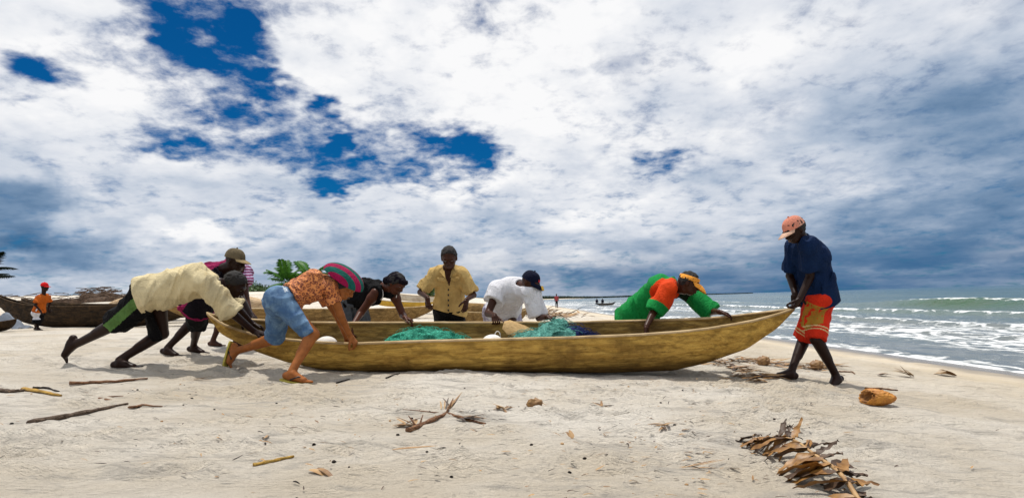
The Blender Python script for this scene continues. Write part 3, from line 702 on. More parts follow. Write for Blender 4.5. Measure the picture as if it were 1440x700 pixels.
def canoe_section(x):
    t = (2*x-CX0-CX1)/(CX1-CX0); w = canoe_w(t)
    return t, w, zpix(NEAR, x, CYC-w), zpix(FARR, x, CYC+w), zpix(BOTT, x, CYC-0.25*w)
def rim_near(px):
    """point on the near gunwale that the photograph shows at column px"""
    x = (px-CX)/FOC*(CYC-0.35)
    for _ in range(4): t, w, zn, zf, zb = canoe_section(x); x += ((px-proj((x, CYC-w, zn))[0])/FOC)*CYC
    return Vector((x, CYC-w, zn))
def rim_far(px):
    x = (px-CX)/FOC*(CYC+0.35)
    for _ in range(4): t, w, zn, zf, zb = canoe_section(x); x += ((px-proj((x, CYC+w, zf))[0])/FOC)*CYC
    return Vector((x, CYC+w, zf))
def build_canoe():
    base = Vector(((CX0+CX1)/2, CYC, ground_z((CX0+CX1)/2, CYC)))
    root = thing('dugout_canoe', 'long yellowish wooden dugout canoe the men are pushing, nets lying in it', 'canoe', base)
    N, K = 120, 29; outer, inner, rn, rf = [], [], [], []
    for i in range(N):
        t0 = -1+2*i/(N-1); t0 = math.copysign(abs(t0)**0.9, t0); x = (CX0+CX1)/2+(CX1-CX0)/2*t0
        t, w, zn, zf, zb = canoe_section(x); zc = (zn+zf)/2; D = max(zc-zb, 0.012)
        o, q = [], []
        e1 = 0.62
        for k in range(K):
            th = -math.pi/2+math.pi*k/(K-1); sy = math.copysign(abs(math.sin(th))**e1, math.sin(th)); cz = max(math.cos(th), 0)**0.9
            wob = 0.010*(fbm(x*2.2, k*0.33, oct=2)-0.5)*min(w/0.1, 1)
            y = CYC+(w+wob)*sy; rl = zn+(zf-zn)*(sy+1)/2
            o.append((x, y, rl-D*cz))
            wi = max(w-0.030, 0.003); Di = max(D-0.055, 0.004) if w > 0.07 else max(D*0.35, 0.002)
            xi = x if abs(t) < 0.985 else x
            q.append((xi, CYC+(wi+wob)*sy, rl-Di*cz))
        outer.append(o); inner.append(q)
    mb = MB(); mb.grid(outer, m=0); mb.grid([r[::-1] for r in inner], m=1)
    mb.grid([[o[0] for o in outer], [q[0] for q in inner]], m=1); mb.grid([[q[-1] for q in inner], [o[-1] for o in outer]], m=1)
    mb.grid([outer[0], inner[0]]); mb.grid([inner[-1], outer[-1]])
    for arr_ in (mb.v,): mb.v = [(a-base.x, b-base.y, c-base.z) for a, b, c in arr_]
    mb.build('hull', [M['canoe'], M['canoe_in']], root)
    for side, j in (('near', 0), ('far', -1)):
        g = MB(); rows = []
        for o, q in zip(outer, inner):
            a, b = arr(o[j]), arr(q[j]); u_ = arr((0, 0, 1)); dv = nv(b-a) if np.linalg.norm(b-a) > 1e-6 else arr((0, 1, 0)); jig = 0.006*(fbm(a[0]*5, j*3.0+2, oct=3)-0.5)
            a2, b2 = a-dv*0.004, b+dv*0.004
            rows.append([tuple(p-arr(base)) for p in (a2-u_*0.012, a2+u_*(0.006+jig), (a2+b2)/2+u_*(0.013+jig), b2+u_*(0.006+jig), b2-u_*0.012)])
        g.grid(rows, closed_v=True); g.build('gunwale', M['canoe_rim'], root)
    return root

# ================================================================== the people
C = {
 'cream': m_cloth('cream_cotton', (0.66, 0.56, 0.34), (0.42, 0.30, 0.13)), 'blackcloth': m_cloth('black_cotton', (0.0035, 0.0035, 0.0045)),
 'stripe_green': m_cloth('green_side_stripe', (0.10, 0.20, 0.055)), 'khaki': m_cloth('khaki_twill', (0.36, 0.27, 0.14), (0.22, 0.16, 0.08)), 'khaki_dark': m_cloth('faded_olive_twill', (0.14, 0.11, 0.065)),
 'magenta': m_cloth('magenta_jersey', (0.26, 0.012, 0.075)), 'navyblack': m_cloth('black_navy_jersey', (0.006, 0.004, 0.009)),
 'denim_grey': m_cloth('grey_denim', (0.085, 0.095, 0.11), (0.15, 0.16, 0.17)), 'white': m_cloth('white_jersey', (0.68, 0.68, 0.72), None, var=0.12), 'yellow': m_cloth('mustard_cotton', (0.58, 0.395, 0.145), (0.40, 0.25, 0.08)),
 'green': m_cloth('green_jersey', (0.008, 0.235, 0.050)), 'red': m_cloth('red_orange_jersey', (0.66, 0.055, 0.008)), 'darkgreen': m_cloth('black_green_jersey', (0.006, 0.022, 0.012)),
 'orange': m_cloth('orange_cotton', (0.80, 0.33, 0.05), var=0.12), 'blue': m_cloth('dark_blue_pique', (0.004, 0.017, 0.062)), 'navy': m_cloth('navy_twill', (0.004, 0.006, 0.022)),
 'redshorts': m_cloth('red_nylon', (0.62, 0.030, 0.010)), 'gold': m_cloth('gold_print', (0.36, 0.20, 0.03), (0.55, 0.06, 0.01)), 'pinkcap': m_cloth('faded_pink_twill', (0.66, 0.25, 0.17), (0.70, 0.48, 0.36)), 'palebrim': m_cloth('pale_sunbleached_brim', (0.62, 0.40, 0.29)),
 'redcap': m_cloth('red_twill', (0.62, 0.012, 0.012)), 'orangeshirt': m_cloth('orange_jersey', (0.50, 0.11, 0.012)), 'band': m_cloth('cream_band', (0.66, 0.50, 0.24)),
 'yellowpatch': m_cloth('yellow_twill', (0.75, 0.47, 0.08)), 'redpatch': m_cloth('scarlet_twill', (0.65, 0.03, 0.05)), 'whiteband': m_cloth('white_tape', (0.75, 0.70, 0.68)),
 'sole': m_plain('yellow_rubber', (0.50, 0.42, 0.06), (0.36, 0.30, 0.05), 40, 0.6), 'strap': m_plain('black_rubber', (0.012, 0.012, 0.012), rough=0.5),
}
def m_checks():
    m, t, b = mat('lilac_checked_cotton', 0.85); v = ocoord(t); s_ = t.add('ShaderNodeSeparateXYZ', {0: v}).outputs
    q = t.math('ADD', t.smooth(t.math('SINE', t.math('MULTIPLY', s_[0], 150.0)), -0.2, 0.6), t.smooth(t.math('SINE', t.math('MULTIPLY', s_[2], 150.0)), -0.2, 0.6))
    setc(t, b, t.mix(t.math('MULTIPLY', q, 0.5), (0.46, 0.44, 0.54), (0.25, 0.23, 0.33))); bump(t, b, t.noise(v, 36, 4, 0.55, 0.7), 0.5, 0.012); return m
C['checks'] = m_checks()
def m_stripes():
    m, t, b = mat('purple_white_striped_jersey', 0.85); v = ocoord(t); s_ = t.add('ShaderNodeSeparateXYZ', {0: v}).outputs
    q = t.smooth(t.math('SINE', t.math('MULTIPLY', t.math('ADD', s_[2], t.math('MULTIPLY', t.noise(v, 5, 2, 0.5), 0.04)), 165.0)), 0.1, 0.5)
    setc(t, b, t.mix(q, (0.17, 0.012, 0.085), (0.52, 0.42, 0.60))); bump(t, b, t.noise(v, 36, 4, 0.55, 0.7), 0.5, 0.012); return m
C['stripes'] = m_stripes()
def m_floral():
    m, t, b = mat('orange_spotted_print', 0.85); v = ocoord(t)
    vo = t.add('ShaderNodeTexVoronoi', {'Vector': v, 'Scale': 40.0, 'Randomness': 0.75}, feature='F1').outputs[0]
    ring = t.math('SUBTRACT', t.smooth(vo, 0.60, 0.46), t.smooth(vo, 0.32, 0.18))
    col = t.mix(t.smooth(t.noise(v, 9, 4, 0.6), 0.35, 0.7), (0.70, 0.27, 0.085), (0.58, 0.19, 0.055))
    setc(t, b, t.mix(t.math('MULTIPLY', ring, 0.9, clamp=True), col, (0.13, 0.025, 0.018)))
    bump(t, b, t.noise(t.vmath('MULTIPLY', v, (1, 1, 0.5)), 30, 4, 0.55, 0.7), 0.5, 0.012); return m
C['floral'] = m_floral()
def m_denim():
    m, t, b = mat('blue_denim', 0.85); v = ocoord(t); f = t.noise(v, 6.5, 6, 0.65)
    col = t.mix(t.smooth(f, 0.38, 0.68), (0.042, 0.110, 0.24), (0.16, 0.28, 0.43)); col = t.mix(t.math('MULTIPLY', t.smooth(t.noise(t.vmath('MULTIPLY', v, (1, 1, 0.4)), 30, 5, 0.7, 0.5), 0.5, 0.7), 0.5), col, (0.025, 0.065, 0.15))
    setc(t, b, col); bump(t, b, t.math('ADD', t.noise(v, 300, 2, 0.5), t.math('MULTIPLY', t.noise(v, 34, 4, 0.6, 0.6), 2.0)), 0.5, 0.009); return m
C['denim'] = m_denim(); C['fray'] = m_cloth('frayed_white_denim', (0.55, 0.62, 0.68))

def gp(x, y, h=0.08): return arr((x, y, ground_z(x, y)+h))
def onp(px, py, h): return arr(on_ground(px, py, h, 3.0))
UP = arr((0, 0, 1))

def flipflop(p, q):
    z = p.sc; a = p.an[q]; t, u, _ = p.foot[q]; sd_ = np.cross(t, u); mb = MB(); g = p.base
    top, bot = [], []
    for i in range(13):
        k = i/12; w = (0.034+0.012*math.sin(min(k*1.25, 1)*math.pi*0.5))*(1-max(0, (k-0.82)/0.18)**2*0.8)*(1 if k > 0.08 else 0.75)
        c = a-u*0.079*z+t*(-0.085+0.285*k)*z
        top.append([tuple(c+sd_*w*q_*z-g) for q_ in np.linspace(-1, 1, 7)]); bot.append([tuple(c-u*0.016*z+sd_*w*q_*z-g) for q_ in np.linspace(-1, 1, 7)])
    mb.grid(top); mb.grid([r[::-1] for r in bot]); mb.grid([[r[0] for r in bot], [r[0] for r in top]]); mb.grid([[r[-1] for r in top], [r[-1] for r in bot]]); mb.grid([bot[0], top[0]]); mb.grid([top[-1], bot[-1]])
    so_ = mb.build('flip_flop', C['sole'], p.root)
    st = MB(); fr = a-u*0.045*z+t*0.135*z-sd_*0.012*z
    for q_ in (-1, 1):
        st.tube([fr-g, a-u*0.026*z+t*0.085*z+sd_*q_*0.036*z-g, a-u*0.066*z+t*0.02*z+sd_*q_*0.046*z-g], 0.007, 6)
    st.tube([fr-g, a-u*0.078*z+t*0.15*z-sd_*0.014*z-g], 0.006, 6)
    st.build('strap', C['strap'], so_)

def person_cream():
    tn = onp(95, 513, 0.012); an_n = arr(at(107, 484, tn[1]+0.02))
    p = Person('person in cream shirt and black shorts with green side stripe, bent low behind the stern', 'deep', (219, 413, 5.62), (301, 398, 5.78), (0.12, -1, 0.05), (330, 400, 5.88), arr((0.72, 0.15, -0.62)), arr((0.6, 0, 0.8)), 1.05, arch=0.07, archdir=UP)
    fn = onp(168, 506, 0.075)
    p.leg('n', an_n, (170, 466), tn-an_n, (1, 0.1, 0.25), toecurl=0.5); p.leg('f', fn, (238, 459), (1, 0.05, -0.02), UP)
    p.arm('n', at(357, 466, 5.9), (326, 443), (0.75, 0.35, -0.25), (0.1, 0.4, -0.9), 0.55); p.arm('f', at(355, 456, 6.25), (336, 436), (0.75, 0.1, -0.3), (0.1, -0.4, -0.9), 0.55)
    p.finish()
    dn = -UP*0.075
    ex = [(p.w1+dn*0.9, p.w2+dn*1.25, 0.085, 0.085, p.lat, 1.5), (p.pel+p.ax*0.06+dn*0.5, p.w1+dn, 0.09, 0.085, p.lat, 1.5), (p.sh['n']-UP*0.03, p.sh['n']+(p.el['n']-p.sh['n'])*0.9-UP*0.01, 0.085, 0.07)]
    p.shirt(C['cream'], off=0.012, sleeve=1.0, hem=0.135, flare=0.02, extra=ex, folds=0.020, foldcell=(0.10, 0.34, 0.26), ffr=(nv(p.ax*0.85-p.bk*0.5), nv(p.ax*0.5+p.bk*0.85), p.lat), seed=1.0, sroff=0.03)
    def zone(c):
        e = p.kn['n']-p.hip['n']; L = np.linalg.norm(e); e = e/L; r = c-p.hip['n']; t = r @ e; r = r-np.outer(t, e); o = nv(p.lat-e*np.dot(p.lat, e)); l = r @ np.cross(e, o); side = r @ o
        return ((np.abs(l+0.01) < 0.042) & (side > 0.03)).astype(int)
    p.shorts([C['blackcloth'], C['stripe_green']], length=0.97, flare=0.02, zone=zone, waist=-0.085, folds=0.012); p.hair(0.006)
    return p
def person_khaki():
    p = Person('person in khaki cap and magenta shirt leaning over the stern behind the cream shirt', 'deep', (283, 424, 6.95), (309, 381, 6.72), (0.1, -1, 0.0), (331, 366, 6.66), arr((0.93, -0.1, -0.30)), arr((0.3, 0, 0.95)), 1.04, arch=0.05, archdir=arr((-1, 0, 1)))
    p.leg('f', onp(235, 489, 0.075), (268, 458), (0.9, -0.1, -0.05), UP); p.leg('n', onp(272, 486, 0.075), (286, 452), (1, -0.1, 0), UP)
    p.arm('n', at(343, 446, 6.22), (326, 416), (0.6, 0, -0.7), (0.3, 0.3, -0.9), 0.6); p.arm('f', at(354, 446, 6.5), (338, 420), (0.6, -0.2, -0.7), (0.3, 0.3, -0.9), 0.6)
    p.finish()
    def zone(c): r = c-p.nk; return ((r @ -p.bk > -0.035) & (r @ p.ax > -0.6)).astype(int)
    p.shirt([C['magenta'], C['navyblack']], sleeve=0.45, hem=0.10, zone=zone, folds=0.016, seed=2.2); p.shorts(C['blackcloth'], length=0.9, waist=-0.05)
    p.cap(C['khaki_dark'], C['khaki'], bl=0.082, droop=0.35, tilt=0.05)
    return p
def person_striped():
    p = Person('person in purple and white striped shirt mostly hidden behind two men at the stern', 'dark', (318, 424, 8.15), (333, 388, 7.85), (0.1, -1, 0.0), (334, 374, 7.9), arr((0.9, -0.1, -0.45)), arr((0.4, 0, 0.9)), 0.94, arch=0.05, archdir=arr((-1, 0, 1)))
    p.leg('n', onp(299, 479, 0.07), (310, 455), (1, -0.15, 0), UP); p.leg('f', onp(331, 479, 0.07), (334, 455), (1, -0.1, 0), UP)
    p.arm('n', at(349, 441, 7.45), (341, 418), (0.6, -0.2, -0.7), (0.3, 0.3, -0.9), 0.5); p.arm('f', at(352, 440, 7.7), (345, 418), (0.6, -0.2, -0.7), (0.3, 0.3, -0.9), 0.5)
    p.finish(); p.shirt(C['stripes'], sleeve=0.5, hem=0.12, seed=4.0, off=0.03); p.shorts(C['blackcloth'], length=0.8); p.hair(0.01)
    return p
def person_orange():
    tn = onp(327, 521, 0.012); an_f = arr(at(334, 493, tn[1]+0.05))
    p = Person('woman in spotted orange blouse, denim shorts and striped sun hat gripping the near gunwale', 'brown', (397, 425, 5.48), (461, 399, 5.70), (0.15, -1, 0.05), (485, 403, 5.66), arr((0.80, -0.12, -0.60)), arr((0.62, 0, 0.78)), 0.97, arch=0.055, archdir=UP, fem=True)
    p.leg('n', onp(410, 522, 0.092), (443, 471), (1, -0.08, -0.03), UP); p.leg('f', an_f, (386, 477), tn-an_f, (1, 0.0, 0.2), toecurl=0.5)
    rn = rim_near(500); p.arm('n', arr(rn)+arr((-0.035, -0.055, 0.075)), (479, 446), (0.42, 0.25, -0.72), (-0.5, 0.5, -0.6), 0.75, sh=(465, 404, 5.58))
    p.arm('f', at(487, 474, 6.0), (476, 440), (0.3, 0.2, -0.9), (0.3, 0.3, -0.6), 0.6)
    p.finish()
    ex = [(p.w1*0.5+p.w2*0.5-UP*0.05, p.w2-UP*0.075, 0.075, 0.085, p.lat, 1.4)]
    p.shirt(C['floral'], name='blouse', off=0.012, sleeve=0.48, hem=-0.085, flare=0.0, extra=ex, folds=0.016, seed=5.0, sroff=0.006, foldcell=(0.09, 0.3, 0.3), ffr=(nv(p.ax*0.9+p.bk*0.4), nv(p.bk*0.9-p.ax*0.4), p.lat))
    def zone(c):
        r = c-p.hip['n']; pk = p.hip['n']+p.bk*0.03
        fr = (np.abs((c-p.pel) @ p.ax-0.045) < 0.018) & ((c-p.pel) @ p.bk > 0.05) & (vnoise(c[:, 0]*60, c[:, 1]*60, c[:, 2]*60) > 0.45)
        return fr.astype(int)
    sh_ = p.shorts([C['denim'], C['fray']], name='denim_shorts', off=0.014, length=0.97, flare=0.004, zone=zone, waist=0.085, folds=0.009, seed=7.0)
    # back pocket
    mb = MB(); c = p.hip['n']-p.ax*0.0+p.bk*0.03+p.lat*0.115; e1 = nv(p.ax*0.35+p.bk*-0.2+arr((0.5, 0, -0.1))); e1 = nv(e1-p.lat*np.dot(e1, p.lat)); e2 = np.cross(p.lat, e1)
    p.hair(0.022, line=0.02)
    # knot of hair behind, seen between hat and collar
    V = Vol(p.hc-0.25, p.hc+0.25, 0.008); k = p.hc-p.hf*0.115+p.hu*0.03; V.ell(k, (0.05, 0.06, 0.045), (p.hf, p.hr, p.hu), 0.01); V.ell(k+p.hu*0.05+p.hf*0.03, (0.045, 0.05, 0.03), (p.hf, p.hr, p.hu), 0.02); V.fold(0.008, (0.03, 0.03, 0.03)); p.garment('hair_bun', V, M['hair'])
    # wide striped sun hat: rings of green and magenta cloth
    hat_hat(p)
    flipflop(p, 'n'); flipflop(p, 'f')
    return p
def hat_hat(p):
    """floppy sun hat sewn from strips that run from back to front"""
    mg = m_cloth('hat_green_cloth', (0.010, 0.105, 0.085)); mm = m_cloth('hat_magenta_cloth', (0.30, 0.008, 0.062))
    fa = nv(arr((0.80, 0.0, -0.60))); la = arr((0.0, -1.0, 0.0)); u = nv(np.cross(fa, la)); u = u if u[2] > 0 else -u
    la = nv(la-u*0.18); u = nv(np.cross(fa, la)); u = u if u[2] > 0 else -u
    c = arr(at(483, 392, p.hc[1])); ed = [-90, -62, -38, -13, 13, 38, 62, 90]; top = None
    def pt(ph, th, k=1.0): 
        w = 1+0.03*math.sin(3*th+ph*2); return c+(fa*math.cos(th)*max(math.cos(ph), 0.0)**0.8*0.212+la*math.sin(ph)*0.165*w+u*(math.sin(th)*max(math.cos(ph), 0.0)**0.9*0.118))*k-p.base
    for i in range(7):
        mb = MB(); ph = np.radians(np.linspace(ed[i], ed[i+1], 6)); th = np.linspace(0, math.pi, 19)
        A = [[tuple(pt(a, b)) for b in th] for a in ph]; B_ = [[tuple(pt(a, b, 0.955)) for b in th[::-1]] for a in ph]
        mb.grid(A); mb.grid(B_); mb.grid([[r[0] for r in A], [r[-1] for r in B_]]); mb.grid([[r[0] for r in B_], [r[-1] for r in A]])
        o = mb.build('sun_hat' if top is None else 'hat_stripe', mm if i in (2, 4, 0, 6) else mg, p.root if top is None else top); top = top or o
def person_black():
    p = Person('woman in black tank top, grey skirt and black head scarf reaching over the far gunwale', 'mid', (494, 425, 7.25), (534, 404, 6.98), (-0.55, -0.8, -0.12), (557, 399, 6.80), arr((0.78, -0.35, -0.50)), arr((0.5, 0, 0.86)), 0.98, arch=0.05, archdir=UP, fem=True)
    p.leg('n', gp(-1.98, 7.1), (494, 470), (0.8, -0.6, 0), UP); p.leg('f', gp(-1.86, 7.42), (500, 470), (0.8, -0.6, 0), UP)
    p.arm('n', at(497, 456, 6.55), (509, 437), (0.1, -0.25, -0.9), (0.6, -0.3, -0.2), 0.35, sh=(528, 412, 6.80)); r = rim_far(578)
    p.arm('f', arr(r)+arr((-0.07, 0.02, 0.055)), (563, 434), (0.85, -0.25, -0.35), (0.1, -0.2, -1), 0.7, sh=(553, 411, 6.86))
    p.finish()
    ex = [(p.w1-UP*0.06, p.w2-UP*0.10, 0.09, 0.10, p.lat, 1.3), (p.w2-UP*0.08, p.w2-UP*0.14+arr((0.10, -0.05, 0)), 0.09, 0.05)]
    p.shirt(C['blackcloth'], name='tank_top', off=0.016, sleeve=0.0, hem=-0.02, extra=ex, folds=0.014, seed=3.0)
    # white strap edging
    mb = MB()
    for q in ('n', 'f'):
        s0 = p.sh[q]; i_ = -p.lat if q == 'n' else p.lat
        mb.tube([s0+i_*0.035+p.bk*(0.075*math.cos(a))+p.ax*(0.015+0.062*math.sin(a))-p.bk*0.01-p.base for a in np.linspace(-0.2, math.pi+0.2, 14)], 0.0065, 6)
    mb.build('strap', C['whiteband'], p.root)
    V = p.vol_for([p.pel+p.ax*0.1]+list(p.kn.values()), 0.25); V.cone(p.pel-p.ax*0.02, p.pel+p.ax*0.08, 0.13, 0.115, 0.03, p.lat, 1.4); mk = (p.kn['n']+p.kn['f'])/2
    V.cone(p.pel, mk, 0.135, 0.17, 0.04, p.lat, 1.25, flat=True); V.fold(0.022, (0.08, 0.08, 0.25), seed=6.0); p.garment('skirt', V, C['denim_grey'])
    p.hair(0.012, line=0.02)
    V = Vol(p.hc-0.25, p.hc+0.25, 0.007); V.ell(p.hc+p.hu*0.026-p.hf*0.018, (0.110, 0.089, 0.098), (p.hf, p.hr, p.hu), 0.02); V.ell(p.hc+p.hu*0.062+p.hf*0.080, (0.034, 0.050, 0.030), (p.hf, p.hr, p.hu), 0.03); V.ell(p.hc-p.hf*0.115-p.hu*0.02, (0.045, 0.055, 0.05), (p.hf, p.hr, p.hu), 0.02)
    V.plane(p.hc+p.hu*0.012+p.hf*0.03, nv(p.hf*0.42-p.hu*0.9)); V.fold(0.008, (0.05, 0.05, 0.04)); p.garment('head_scarf', V, C['navyblack'])
    return p
def person_yellow():
    p = Person('broad person in mustard shirt and black trousers standing behind the canoe, head bowed', 'dark', (631, 426, 8.15), (631, 379, 7.86), (-1, -0.05, 0), (631.5, 362, 7.70), arr((0.02, -0.86, -0.46)), arr((0, -0.46, 0.86)), 1.03, arch=0.04, archdir=arr((0, 1, 0.3)), sw=0.165, build=1.0, hs=1.16, drop=0.085)
    p.leg('n', gp(-0.98, 8.1), (620, 465), (-0.15, -1, 0), UP); p.leg('f', gp(-0.70, 8.1), (645, 465), (0.15, -1, 0), UP)
    p.arm('n', at(601, 418, 7.66), (597, 404), (0.12, -0.25, -0.9), (0.6, 0.7, 0), 0.55); p.arm('f', at(656, 421, 7.70), (660, 405), (-0.12, -0.2, -0.95), (-0.7, 0.6, 0), 0.3)
    p.finish()
    ck = nv(p.hc-p.nk)
    def zone(c):
        r = c-p.nk; x = np.abs(r[:, 0]); dn_ = -(r @ p.ax); fr = (r @ p.bk) < 0.0
        return np.where(fr & (x < 0.052*(1-dn_/0.19)) & (dn_ < 0.19) & (dn_ > -0.09), 1, 0)
    sh_ = p.shirt([C['yellow'], p.skin], off=0.020, sleeve=0.85, hem=0.20, flare=0.02, folds=0.018, sroff=0.008, zone=zone, seed=8.0, neckcut=0.03, foldcell=(0.10, 0.16, 0.30), cuts=[(p.pel-p.ax*0.10+arr((-0.16, 0, 0)), (-0.30, 0, -0.95))])
    # collar wings, pocket flaps, placket buttons
    for q in (-1, 1):
        mb = MB(); a = p.nk+arr((0.058*q, -0.035, 0.05)); b_ = p.nk+arr((0.030*q, -0.165, -0.115)); c_ = p.nk+arr((0.105*q, -0.145, -0.03))
        rows = [[a+(c_-a)*k+(b_-a)*j*(1-k)*1.0+(b_-c_)*j*k*0.55 for j in np.linspace(0, 1, 5)] for k in np.linspace(0, 1, 4)]
        mb.grid([[tuple(v-p.base) for v in r] for r in rows]); mb.grid([[tuple(v+arr((0, 0.012, 0))-p.base) for v in r[::-1]] for r in rows])
        mb.build('collar', C['yellow'], sh_)
    def front(xo, zo):
        """point on the shirt front below the neck"""
        q0 = p.nk+arr((xo, 0, 0))-p.ax*(-zo); return q0
    for q in (-1, 1):
        mb = MB(); c0 = p.nk*0.52+p.w2*0.48; c0 = c0+arr((0.088*q, 0, 0))-p.bk*0.150
        mb.tube([c0+arr((-0.052, 0, 0.0))-p.base, c0+arr((0.052, 0, 0.0))-p.base], 0.034, 8, flat=0.55, up=tuple(p.bk)); mb.build('pocket_flap', C['yellow'], sh_)
    for k in range(5):
        mb = MB(); c0 = p.nk+(p.pel-p.nk)*(0.40+0.16*k)-p.bk*(0.168-0.004*k); mb.tube([c0+p.bk*0.02-p.base, c0-p.bk*0.004-p.base], 0.010, 8); mb.build('button', C['strap'], sh_)
    p.shorts(C['blackcloth'], name='trousers', shin=0.9, waist=-0.06); p.hair(0.006, line=0.055)
    return p
def person_white():
    p = Person('person in white t-shirt, lilac shorts and navy cap bending over the far gunwale', 'dark', (708, 436, 7.40), (727, 403, 7.02), (-0.75, -0.62, 0.0), (746, 397, 6.82), arr((0.74, -0.45, -0.42)), arr((0.35, -0.1, 0.93)), 1.04, arch=0.06, archdir=UP)
    p.leg('n', gp(-0.26, 7.45), (697, 470), (0.5, -0.8, 0), UP); p.leg('f', gp(0.06, 7.62), (720, 470), (0.5, -0.8, 0), UP)
    r = rim_far(696); p.arm('n', arr(r)+arr((0, 0.04, 0.075)), (690, 434), (0.05, -0.45, -0.85), (0.2, -0.9, 0.2), 0.95, sh=(699, 409, 7.0)); r = rim_far(772)
    p.arm('f', arr(r)+arr((-0.03, -0.02, 0.06)), (757, 442), (0.92, -0.2, -0.2), (0.1, -0.1, -1), 0.6, sh=(747, 411, 6.82))
    p.finish()
    ex = [(p.w1-UP*0.04, p.w2-UP*0.09, 0.10, 0.105, p.lat, 1.3)]
    p.shirt(C['white'], off=0.022, sleeve={'n': 0.40, 'f': 0.85}, hem=0.03, extra=ex, folds=0.020, seed=9.0, sroff=0.02, foldcell=(0.10, 0.3, 0.3), ffr=(nv(p.ax*0.8+p.lat*0.6), p.bk, nv(p.lat*0.8-p.ax*0.6))); p.shorts(C['checks'], length=1.0, flare=0.03, off=0.035, folds=0.02, waist=0.02)
    cp = p.cap(C['navy'], C['navy'], bl=0.08, droop=0.5, tilt=-0.05)
    o = p.hc+p.hu*0.075
    for nm, mt, off in (('front_patch', C['redpatch'], 0.0), ('brim_patch', C['yellowpatch'], 1.0)):
        mb = MB()
        if off == 0:
            g = [[tuple(p.hc+p.hu*(0.045+0.022*i)+p.hf*(0.100-0.012*i*i*0.5)+p.hr*(0.02*j)-p.base) for j in (-1, 0, 1)] for i in (0, 1, 2)]; mb.grid(g); mb.grid([[tuple(arr(v)-p.hf*0.006) for v in r[::-1]] for r in g])
        else:
            g = [[tuple(p.hc+p.hu*(0.0245-0.018*i-0.003*abs(j))+p.hf*(0.155+0.0155*i)+p.hr*(0.028*j)-p.base) for j in (-1, 0, 1)] for i in (0, 1, 2)]; mb.grid(g); mb.grid([[tuple(arr(v)-p.hu*0.006) for v in r[::-1]] for r in g])
        mb.build(nm, mt, cp)
    return p
def person_green():
    p = Person('person in green and red football shirt and orange sun visor bending into the canoe', 'dark', (902, 437, 7.12), (948, 402, 6.80), (-0.28, -0.95, -0.05), (969, 398, 6.58), arr((0.88, -0.32, -0.34)), arr((0.35, 0, 0.93)), 1.05, arch=0.085, archdir=UP, build=1.0)
    p.leg('n', gp(1.30, 7.25), (893, 480), (0.85, -0.5, 0), UP); p.leg('f', gp(1.62, 7.5), (905, 480), (0.85, -0.5, 0), UP)
    p.arm('n', at(909, 459, 6.38), (917, 441), (-0.15, -0.35, -0.9), (0.6, -0.3, 0), 0.5, sh=(941, 407, 6.60)); r = rim_far(1024)
    p.arm('f', arr(r)+arr((-0.09, 0.03, 0.05)), (996, 434), (0.9, -0.2, -0.3), (0.1, -0.2, -1), 0.55, sh=(970, 412, 6.86), ln=(0.30, 0.27))
    p.finish()
    ex = [(p.w1-UP*0.05, p.w2-UP*0.11, 0.11, 0.12, p.lat, 1.2), (p.pel-UP*0.08, p.w1-UP*0.08, 0.13, 0.11, p.lat, 1.3), (p.pel-UP*0.02-p.ax*0.03, p.pel-UP*0.2-p.ax*0.02, 0.16, 0.165, p.lat, 1.2)]
    def zone(c):
        e = p.el['n']-p.sh['n']; L = np.linalg.norm(e); r = c-p.sh['n']; t = (r @ e)/L; side = (c-p.nk) @ p.lat; front = (c-p.nk) @ -p.bk
        wid = np.linalg.norm(r-np.outer(t, e/L), axis=1)
        z = np.zeros(len(c), int)
        z[(t > -0.17) & (t < 0.20) & (wid < 0.20) & (side > 0.055)] = 1
        e2 = p.el['f']-p.sh['f']; L2 = np.linalg.norm(e2); r2 = c-p.sh['f']; t2 = (r2 @ e2)/L2; wid2 = np.linalg.norm(r2-np.outer(t2, e2/L2), axis=1)
        z[(t2 > -0.07) & (t2 < 0.04) & (wid2 < 0.12) & (side < -0.08)] = 1
        dark = ((c-p.nk) @ p.ax > -0.36) & (front > 0.085) & (z == 0) & (t < 0.10) & (t2 < 0.05)
        z[dark] = 2
        return z
    p.shirt([C['green'], C['red'], C['darkgreen']], off=0.016, sleeve=1.0, hem=0.26, flare=0.04, extra=ex, folds=0.020, zone=zone, seed=12.0, foldcell=(0.13, 0.35, 0.35), ffr=(nv(p.ax*0.9-p.bk*0.3), nv(p.bk*0.9+p.ax*0.3), p.lat), sroff=0.026)
    p.shorts(C['blackcloth'], length=0.9, waist=-0.15); p.hair(0.006, line=0.06)
    p.cap(C['orange'], C['orange'], bl=0.105, droop=0.75, tilt=-0.02, name='sun_visor', crown=False)
    return p
